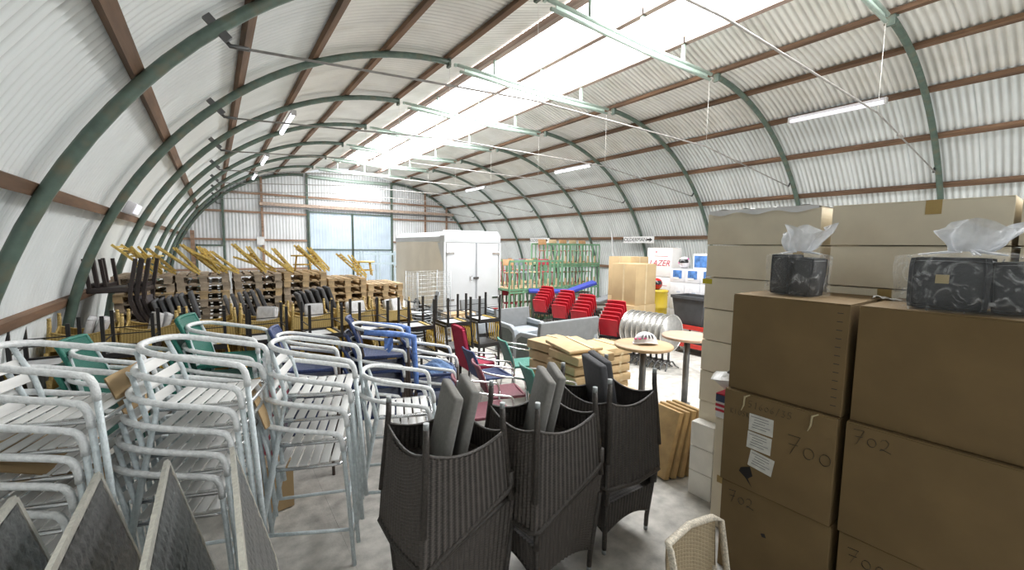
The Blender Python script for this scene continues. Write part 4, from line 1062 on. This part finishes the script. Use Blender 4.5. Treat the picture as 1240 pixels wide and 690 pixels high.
for k, (x, y, nm) in enumerate(((7.72, 9.25, 'furthest'), (7.48, 8.15, 'second furthest'), (7.22, 7.15, 'second nearest'), (6.92, 5.98, 'nearest'))):
    for i in range(6):
        P_red.put((x+.085*i, y+.03*i, .07*i), (0, 0, R(20)), 'red backed stacking chair, %s of the %s red stack' % (lvl(i, 6), nm), 'red stacking chairs', (.95, .95, .94))
# ================================================================== ROUND TABLES
TOPW = mat('table_wood', (.50, .345, .195), .5, 0, .1, 5, stretch=(1, .15, 1)); TOPP = mat('table_wood_pink', (.50, .34, .245), .5, 0, .08, 5, stretch=(1, .15, 1))
def high_table(loc, r, m_, lab):
    o = thing('round_high_table', lab, 'table', loc)
    MB().lathe([(0, 1.065), (r-.01, 1.065), (r, 1.075), (r, 1.095), (r-.01, 1.105), (0, 1.105)], 48).build('tabletop', m_, o)
    MB().tube([(0, 0, .03), (0, 0, 1.07)], .042, 14).build('pole', STEEL, o)
    MB().lathe([(0, 1.05), (.12, 1.05), (.12, 1.065), (0, 1.065)], 16).build('top_plate', STEEL, o)
    for k in range(4):
        a = k*PI/2+.35; pts = [(0.02*math.cos(a), .02*math.sin(a), .07), (.16*math.cos(a), .16*math.sin(a), .075), (.30*math.cos(a), .30*math.sin(a), .03), (.34*math.cos(a), .34*math.sin(a), .018)]
        MB().tube(pts, [.03, .026, .02, .018], 8).build('foot', STEEL, o)
high_table((4.38, 3.27, 0), .36, TOPW, 'round high table with wooden top carrying the white helmet')
high_table((5.35, 3.27, 0), .34, TOPP, 'round high table with pinkish top nearest the pale cartons')
# cycling helmet on the first table
hm = thing('cycling_helmet', 'white cycling helmet with grey vents on the round high table', 'helmet', (4.40, 3.26, 1.105), R(-35))
HW = mat('helmet_white', (.78, .78, .80), .3, 0, .03, 20)
def hfn(u, v):
    a = u*2*PI; t = v*PI/2; return (.15*math.cos(a)*math.cos(t)**.8, .105*math.sin(a)*math.cos(t)**.8, .02+.13*math.sin(t)-.015*math.cos(2*a)*(1-v))
MB().grid(hfn, 28, 10).tube([hfn(k/28, 0) for k in range(28)], .012, 6, closed=True).build('shell', HW, hm)
for k in range(4):
    for s in (-1, 1):
        pts = [Vector(hfn((.25 if s > 0 else .75)+(k-1.5)*.055*s, .25+.12*j))*1.0 + Vector((0, s*.003, .004)) for j in range(4)]
        MB().tube(pts, [.004, .010, .010, .004], 6).build('vent', mat('helmet_grey', (.18, .18, .2), .5), hm)
for k in range(3): MB().box(hfn(.55+.08*k, .3), (.03, .03, .015)).build('pink_mark', mat('pink', (.65, .08, .25), .4), hm)
MB().tube([(.12, .0, .02), (.15, 0, .0), (.17, .03, .004)], .004, 5).build('strap', BLACK, hm)
# row of folded round tables, tops upright
DISC = mat('disc_steel', (.40, .39, .37), .38, .5, .12, 14); RIMM = mat('disc_rim', (.75, .74, .71), .25, .9)
ft = thing('folding_round_table', 'x', 'table')
rx = Matrix.Rotation(R(90), 3, 'X')
MB().lathe([(0, -.008), (.345, -.008), (.345, .008), (0, .008)], 40, (0, 0, .70), rx).build('tabletop', DISC, ft)
MB().tube([(.35*math.cos(k*2*PI/48), 0, .70+.35*math.sin(k*2*PI/48)) for k in range(48)], .014, 7, closed=True).build('rim', RIMM, ft)
MB().tube([(0, .04, .10), (0, .04, .72)], .022, 8).build('pedestal', STEEL, ft)
MB().box((0, .03, .70), (.12, .04, .12)).build('hinge', STEEL, ft)
for k in range(4):
    a = k*PI/2+PI/4; MB().tube([(0, .04, .13), (.12*math.cos(a), .04+.05*math.sin(a), .14), (.2*math.cos(a), .04+.09*math.sin(a), .05), (.3*math.cos(a), .04+.13*math.sin(a), .012)], [.018, .018, .015, .013], 6).build('foot', STEEL, ft)
P_ft = Proto(ft)
for i in range(8):
    P_ft.put((7.05-.02*i, 4.64+.12*i, 0), (0, 0, R(random.uniform(-2, 2))), 'folded round table with upright metal top, %s of the row of eight' % ['nearest', 'second', 'third', 'fourth', 'fifth', 'sixth', 'seventh', 'furthest'][i], 'folded round tables')
# ================================================================== KRAFT PACKAGES
KR = mat('kraft_wrap', (.56, .41, .225), .75, 0, .10, 5, .35, 14, rnd=.07)
def package(loc, rz, d, lab, tilt=(0, 0), m_=KR, name='flat_package'):
    o = thing(name, lab, 'package', loc, rz, 'kraft flat packages'); o.rotation_euler = (R(tilt[0]), R(tilt[1]), rz)
    b_ = MB().box((0, 0, d[2]/2-.004), (d[0], d[1], d[2]-.010)).build('wrapping', m_, o, bevel=.014)
    MB().box((d[0]*.18, 0, d[2]/2), (.05, d[1]+.004, d[2]+.003)).build('tape', mat('pale_tape', (.62, .50, .30), .5), o)
    MB().box((0, -d[1]/2-.003, d[2]*.5), (d[0]*.97, .006, d[2]*.35)).build('folded_flap', m_, o)
    return o
zz = 0
for i in range(7):
    package((4.02+random.uniform(-.02, .02), 4.02+random.uniform(-.02, .02), i*.134), R(-3+random.uniform(-2, 2)), (.66+random.uniform(-.03, .03), .62+random.uniform(-.04, .03), .122), 'kraft flat package, %s of the nearest pile' % lvl(i, 7))
package((3.98, 4.12, .95), R(-12), (.52, .66, .055), 'thin kraft package lying askew on the nearest pile', (2, -2))
for i in range(6):
    package((4.20+random.uniform(-.02, .02), 4.72+random.uniform(-.02, .02), i*.155), R(2+random.uniform(-2, 2)), (.62+random.uniform(-.03, .03), .58+random.uniform(-.04, .03), .14), 'kraft flat package, %s of the left rear pile' % lvl(i, 6))
for i in range(6):
    package((4.88+random.uniform(-.02, .02), 4.42+random.uniform(-.02, .02), i*.14), R(-4+random.uniform(-2, 2)), (.66+random.uniform(-.03, .03), .62+random.uniform(-.04, .03), .126), 'kraft flat package, %s of the right rear pile' % lvl(i, 6))
# bundle of short pale timbers by the table pole
for i in range(12):
    o = MB().box((0, 0, 0), (.08, .34, .085)).build('timber_block', mat('pale_wood', (.55, .40, .24), .7, 0, .15, 12), None, bevel=.006)
    r_, c_ = divmod(i, 3)
    place(o, (4.50+c_*.088, 3.72, .045+r_*.09), (0, R(random.uniform(-4, 4)), R(random.uniform(-5, 5)))); tag(o, 'pale timber block, %s of the %s column beside the kraft packages' % (lvl(r_, 4), ['left', 'middle', 'right'][c_]), 'timber block', 'pale timber blocks')
# brown slabs leaning against the pale cartons
SLAB = mat('brown_slab', (.46, .31, .14), .7, 0, .15, 6, .25, 30, rnd=.1)
for i in range(4):
    o = MB().box((0, 0, .34), (.065, .34, .68)).build('leaning_slab', SLAB, None, bevel=.006)
    place(o, (3.60+.085*i, 2.50-.03*i, .012), (0, R(15-1.5*i), R(-8))); tag(o, 'brown wrapped slab leaning by the pale cartons, %s of four' % ['outermost', 'second', 'third', 'innermost'][i], 'slab', 'leaning brown slabs')
# ================================================================== GOODS AT THE RIGHT REAR
TAN = mat('tan_card', (.52, .38, .205), .8, 0, .06, 3, rnd=.04); WBOX = mat('white_carton', (.74, .72, .70), .7, 0, .04, 4); SHR = mat('shrink_white', (.70, .71, .75), .3, 0, .08, 9, .5, 18)
for i, (x, y, z, d, lab) in enumerate(((8.15, 6.45, 0, (.8, .72, 1.0), 'large tan carton at the floor beside the red chairs'), (8.19, 6.47, 1.0, (.74, .70, .95), 'large tan carton on top with torn open flaps'), (8.75, 7.1, 0, (.7, .7, 1.1), 'rear tan carton at the floor behind the large tan cartons'), (8.75, 7.1, 1.1, (.7, .7, 1.0), 'rear tan carton on top behind the large tan cartons'))):
    o = thing('tan_carton', lab, 'carton', (x, y, z), 0, 'tan cartons')
    carton(*d, TAN, o, 'x', mat('pale_tape', (.62, .50, .30), .5))
    MB().box((-d[0]/2-.002, 0, d[2]/2), (.003, .05, d[2]-.02)).build('side_tape', mat('pale_tape', (.62, .50, .30), .5), o)
    MB().box((0, -d[1]/2-.002, d[2]/2), (.05, .003, d[2]-.02)).build('side_tape', mat('pale_tape', (.62, .50, .30), .5), o)
REDI = mat('red_print', (.50, .02, .06), .6)
for i in range(3):
    o = thing('printed_carton', 'white carton with red printing, %s of the tower behind the drum' % lvl(i, 3), 'carton', (9.95, 6.88, i*.78), 0, 'red printed cartons')
    carton(.42, .76, .775, WBOX, o, 'y', TAPE)
    inst('printing', text_mesh('LAZER', .22, REDI, 'printing', .001, .35), o, (-.213, 0, .36), (R(90), 0, R(-90)))
    MB().box((-.212, -.05, .55), (.002, .42, .012)).build('printed_bar', REDI, o); MB().box((-.212, .1, .66), (.002, .05, .03)).build('printed_mark', REDI, o)
MB2 = None
dm = thing('yellow_drum', 'yellow drum standing before the red printed cartons', 'drum', (9.0, 6.40, 0))
YD = mat('drum_yellow', (.62, .45, .03), .5, 0, .1, 4, dirt=(.45, .36, .10), dscale=4)
MB().lathe([(0, 0), (.27, 0), (.27, .42), (.282, .44), (.27, .46), (.27, .84), (.282, .86), (.27, .88), (.27, 1.24), (.285, 1.26), (.27, 1.28), (0, 1.27)], 28).build('drum_body', YD, dm)
MB().lathe([(0, 1.275), (.255, 1.275), (.255, 1.29), (0, 1.29)], 24).build('lid', YD, dm)
def full_helmet(loc, rz, col, lab, name, patches):
    o = thing('full_face_helmet', lab, 'helmet', loc, rz, 'motor helmets')
    def f(u, v):
        a = u*2*PI; t = -PI*.33+v*(PI*.83)
        return (.17*math.cos(a)*math.cos(t)*(1.12 if math.cos(a) > 0 else 1), .135*math.sin(a)*math.cos(t), .145+.145*math.sin(t))
    MB().grid(f, 28, 14).build('shell', mat(name, col, .25, 0, .04, 8), o)
    MB().grid(lambda u, v: tuple(Vector(f((u-.5)*.34, .38+.26*v))*1.0+Vector((.006, 0, 0))), 10, 5).build('visor', mat('visor', (.02, .02, .022), .15), o)
    MB().tube([f(k/24, 0) for k in range(24)], .012, 6, closed=True).build('neck_rim', BLACK, o)
    for i, (u0, v0, c) in enumerate(patches): MB().grid(lambda u, v: tuple((Vector(f(u0+.09*u, v0+.12*v))-Vector((0, 0, .145)))*1.02+Vector((0, 0, .145))), 5, 4).build('graphic', mat('graphic_%s_%d' % (name, i), c, .3), o)
full_helmet((9.0, 6.40, 1.29), R(215), (.45, .02, .02), 'red and silver full face helmet on the yellow drum', 'helmet_red', [(.2, .2, (.6, .6, .6)), (.7, .2, (.6, .6, .6))])
# shrink wrapped pallet of white boxes with blue pictures
sx0, sy0 = 9.72, 5.45
pl = pallet((sx0, sy0, 0), R(90), 'wooden pallet under the shrink wrapped white boxes', PWOOD, True, 1.0)
BLUEP = mat('blue_print', (.08, .20, .48), .4, 0, .35, 9)
for r_ in range(5):
    for c_ in range(4):
        o = thing('picture_box', 'shrink wrapped white box, %s row, %s' % (lvl(r_, 5), ['left end', 'second from left', 'third from left', 'right end'][c_]), 'box', (sx0-.05, sy0+.60-.40*c_, .146+r_*.335), 0, 'shrink wrapped white boxes')
        MB().box((0, 0, .165), (.7, .395, .33)).build('box_body', SHR, o, bevel=.01)
        if r_ == 4: MB().box((-.352, .0, .2), (.003, .24, .2)).build('picture', BLUEP, o); MB().box((-.354, .04, .1), (.003, .16, .05)).build('picture_text', WBOX, o)
        else: MB().box((-.352, -.05, .1), (.003, .1, .04)).build('label_mark', mat('greyblue', (.45, .5, .6), .6), o)
full_helmet((9.55, 6.02, 1.83), R(200), (.75, .72, .74), 'white helmet with pink and yellow graphics on the wrapped boxes', 'helmet_pinkwhite', [(.15, .6, (.62, .10, .35)), (.62, .62, (.60, .40, .05)), (.35, .3, (.55, .08, .40)), (.8, .3, (.62, .10, .35))])
full_helmet((9.45, 5.00, 1.83), R(160), (.70, .70, .75), 'white helmet with violet graphics at the right of the wrapped boxes', 'helmet_violet', [(.15, .6, (.18, .10, .45)), (.62, .5, (.15, .12, .5)), (.4, .3, (.5, .25, .10))])
o = thing('picture_carton', 'white picture carton with blue print standing between the two helmets', 'carton', (9.6, 5.48, 1.822), 0)
MB().box((0, 0, .19), (.35, .46, .38)).build('body', WBOX, o); MB().box((-.178, .03, .19), (.003, .34, .28)).build('picture', BLUEP, o); MB().box((-.178, -.19, .19), (.003, .06, .36)).build('brown_edge', TAPE, o)
# red dolly with black planter
REDD = mat('red_dolly', (.50, .035, .025), .45, 0, .1, 8)
dl = thing('platform_dolly', 'two tier red platform dolly carrying the black planter', 'dolly', (8.72, 5.02, 0), R(0))
for z in (.20, .60):
    MB().box((0, 0, z), (.62, .95, .045)).build('deck', BLACK, dl)
    for a, b_ in (((-.31, -.48, z), (.31, -.48, z)), ((-.31, .48, z), (.31, .48, z)), ((-.31, -.48, z), (-.31, .48, z)), ((.31, -.48, z), (.31, .48, z))): MB().bar(a, b_, .04, .09).build('edge_rail', REDD, dl)
for x in (-.24, .24):
    for y in (-.40, .40):
        MB().bar((x, y, .2), (x, y, .6), .035).build('upright', BLACK, dl); MB().lathe([(0, -.02), (.065, -.02), (.065, .02), (0, .02)], 12, (x, y, .07), Matrix.Rotation(R(90), 3, 'Y')).build('castor', STEEL, dl); MB().box((x, y, .14), (.06, .06, .06)).build('fork', STEEL, dl)
pt = thing('planter', 'black square tapered planter tub on the red dolly', 'planter', (8.72, 5.18, .645), R(-4))
PB = mat('planter_black', (.055, .058, .062), .5, 0, .12, 6)
m = MB()
def quadring(r0, z0, r1, z1):
    n = len(m.v)
    for r_, z in ((r0, z0), (r1, z1)):
        for sx, sy in ((-1, -1), (1, -1), (1, 1), (-1, 1)): m.v.append(Vector((sx*r_*.72, sy*r_, z)))
    for k in range(4): m.f.append([n+k, n+(k+1) % 4, n+4+(k+1) % 4, n+4+k])
quadring(.32, 0, .40, .60); quadring(.345, .60, .30, .12); m.f.append([0, 3, 2, 1]); n = len(m.v)-4; m.f.append([n-0-0, n+1, n+2, n+3]); m.build('tub', PB, pt)
for a, b_ in (((-.29, -.41, .60), (.29, -.41, .60)), ((-.29, .41, .60), (.29, .41, .60)), ((-.29, -.41, .60), (-.29, .41, .60)), ((.29, -.41, .60), (.29, .41, .60))): MB().bar(a, b_, .06, .06).build('rim', PB, pt)
tag(MB().grid(lambda u, v: (8.32+.35*u, 4.2+.3*v, .625+.06*math.sin(PI*u)*math.sin(PI*v)+.01*math.sin(u*20)), 10, 10).build('film_parcel', PLW), 'flat white film parcel on the right end of the red dolly', 'parcel')
# ================================================================== GREEN RACKS WITH SCHOOL CHAIRS
GRN = mat('rack_green', (.17, .34, .20), .5, 0, .12, 6); PINE = mat('pine', (.62, .46, .28), .7, 0, .12, 10)
def rack(lab, loc, rz, L_, D_, tiers, h, n):
    o = thing('stillage_rack', lab, 'rack', loc, rz, 'green steel racks')
    for t in range(tiers):
        z0 = t*h
        for y in (-D_/2, D_/2):
            for z in (z0+.05, z0+h-.03): MB().bar((-L_/2, y, z), (L_/2, y, z), .05, .06).build('rail', GRN, o)
            for k in range(n+1):
                x = -L_/2+L_*k/n; MB().bar((x, y, z0), (x, y, z0+h-.05), .045 if k % 3 == 0 else .032).build('upright', GRN, o)
        for x in (-L_/2, L_/2):
            MB().bar((x, -D_/2, z0+.05), (x, D_/2, z0+.05), .05).build('end_rail', GRN, o)
        MB().box((0, 0, z0+.09), (L_-.04, D_-.04, .025)).build('shelf_board', PINE, o)
        for k in range(0, n, 2): MB().bar((-L_/2+L_*(k+.5)/n, -D_/2-.03, z0+.1), (-L_/2+L_*(k+.5)/n, -D_/2-.03, z0+.36), .045).build('pine_stake', PINE, o)
    return o
rack('two tier green rack with slatted uprights beside the trailer', (8.25, 10.7, 0), 0, 2.1, .9, 2, .95, 12)
rack('three tier green rack holding pine seated chairs by the right wall', (11.1, 12.0, 0), 0, 2.7, .9, 3, .82, 14)
PINEC = mat('orange_ply', (.55, .32, .16), .5, 0, .12, 8); REDT = mat('dark_red_tube', (.35, .02, .04), .4); GREYT = mat('grey_plastic', (.25, .28, .32), .5)
def school_chair(m_, t_):
    o = thing('school_chair', 'x', 'chair')
    MB().box((0, 0, .445), (.38, .38, .016)).build('seat', m_, o, bevel=.005); MB().box((-.2, 0, .76), (.018, .38, .2), Matrix.Rotation(R(-8), 3, 'Y')).build('backrest', m_, o, bevel=.005)
    for sy in (-.17, .17):
        MB().tube([(.2, sy, 0), (.15, sy, .43), (-.15, sy, .43), (-.22, sy, .85)], .013, 6).build('frame_tube', t_, o); MB().tube([(-.2, sy, 0), (-.1, sy, .43)], .013, 6).build('leg', t_, o)
    return o
P1 = Proto(school_chair(PINEC, REDT)); P2 = Proto(school_chair(mat('red_seat', (.45, .03, .06), .5), REDT)); P3 = Proto(school_chair(GREYT, STEEL)); P4 = Proto(school_chair(PINE, STEEL))
wh = {0: 'lower', 1: 'middle', 2: 'upper'}
for k in range(4):
    for t in range(2):
        P = (P2, P1, P3, P4)[(k+t) % 4]; nm = ('red', 'orange plywood', 'grey', 'pine')[(k+t) % 4]
        P.put((7.55+.48*k, 10.7, .105+t*.95), (0, 0, R(-90+15*((k*7) % 3-1))), '%s school chair in the %s tier of the nearer green rack, %s' % (nm, ('lower', 'upper')[t], ('left end', 'second from left', 'third from left', 'right end')[k]), 'school chairs in the nearer green rack')
for k in range(5):
    for t in range(3):
        P = (P4, P1, P1, P4, P1)[(k+t) % 5]; nm = ('pine', 'orange plywood', 'orange plywood', 'pine', 'orange plywood')[(k+t) % 5]
        P.put((10.05+.52*k, 12.0, .105+t*.82), (0, 0, R(-90)), '%s school chair in the %s tier of the further green rack, %s' % (nm, wh[t], ('left end', 'second', 'centre', 'fourth', 'right end')[k]), 'school chairs in the further green rack')
for k in range(5):
    P = (P2, P2, P1, P2, P1)[k]; nm = ('red', 'red', 'orange plywood', 'red', 'orange plywood')[k]
    P.put((8.0+.55*k, 12.6+.1*(k % 2), (1.02, 1.0, 1.03, 1.0, 1.03)[k]), (0, 0, R(-80+25*(k % 3-1))), '%s school chair on the rear bench behind the nearer rack, %s' % (nm, ('first', 'second', 'third', 'fourth', 'fifth')[k]), 'school chairs on the rear bench')
o = thing('storage_bench', 'long storage bench carrying red school chairs behind the nearer rack', 'bench', (9.1, 12.6, 0))
MB().box((0, 0, .99), (2.7, .8, .03)).build('top', PINE, o)
for x in (-1.3, 0, 1.3):
    for y in (-.36, .36): MB().bar((x, y, 0), (x, y, .98), .05).build('leg', GRN, o)
# white lath leaning on the right wall
o = MB().bar((13.2, 11.2, .0), (13.75, 12.1, 3.0), .05, .03).build('white_lath', mat('lath_white', (.8, .8, .8), .5)); tag(o, 'thin white lath leaning on the right wall behind the tan cartons', 'lath')
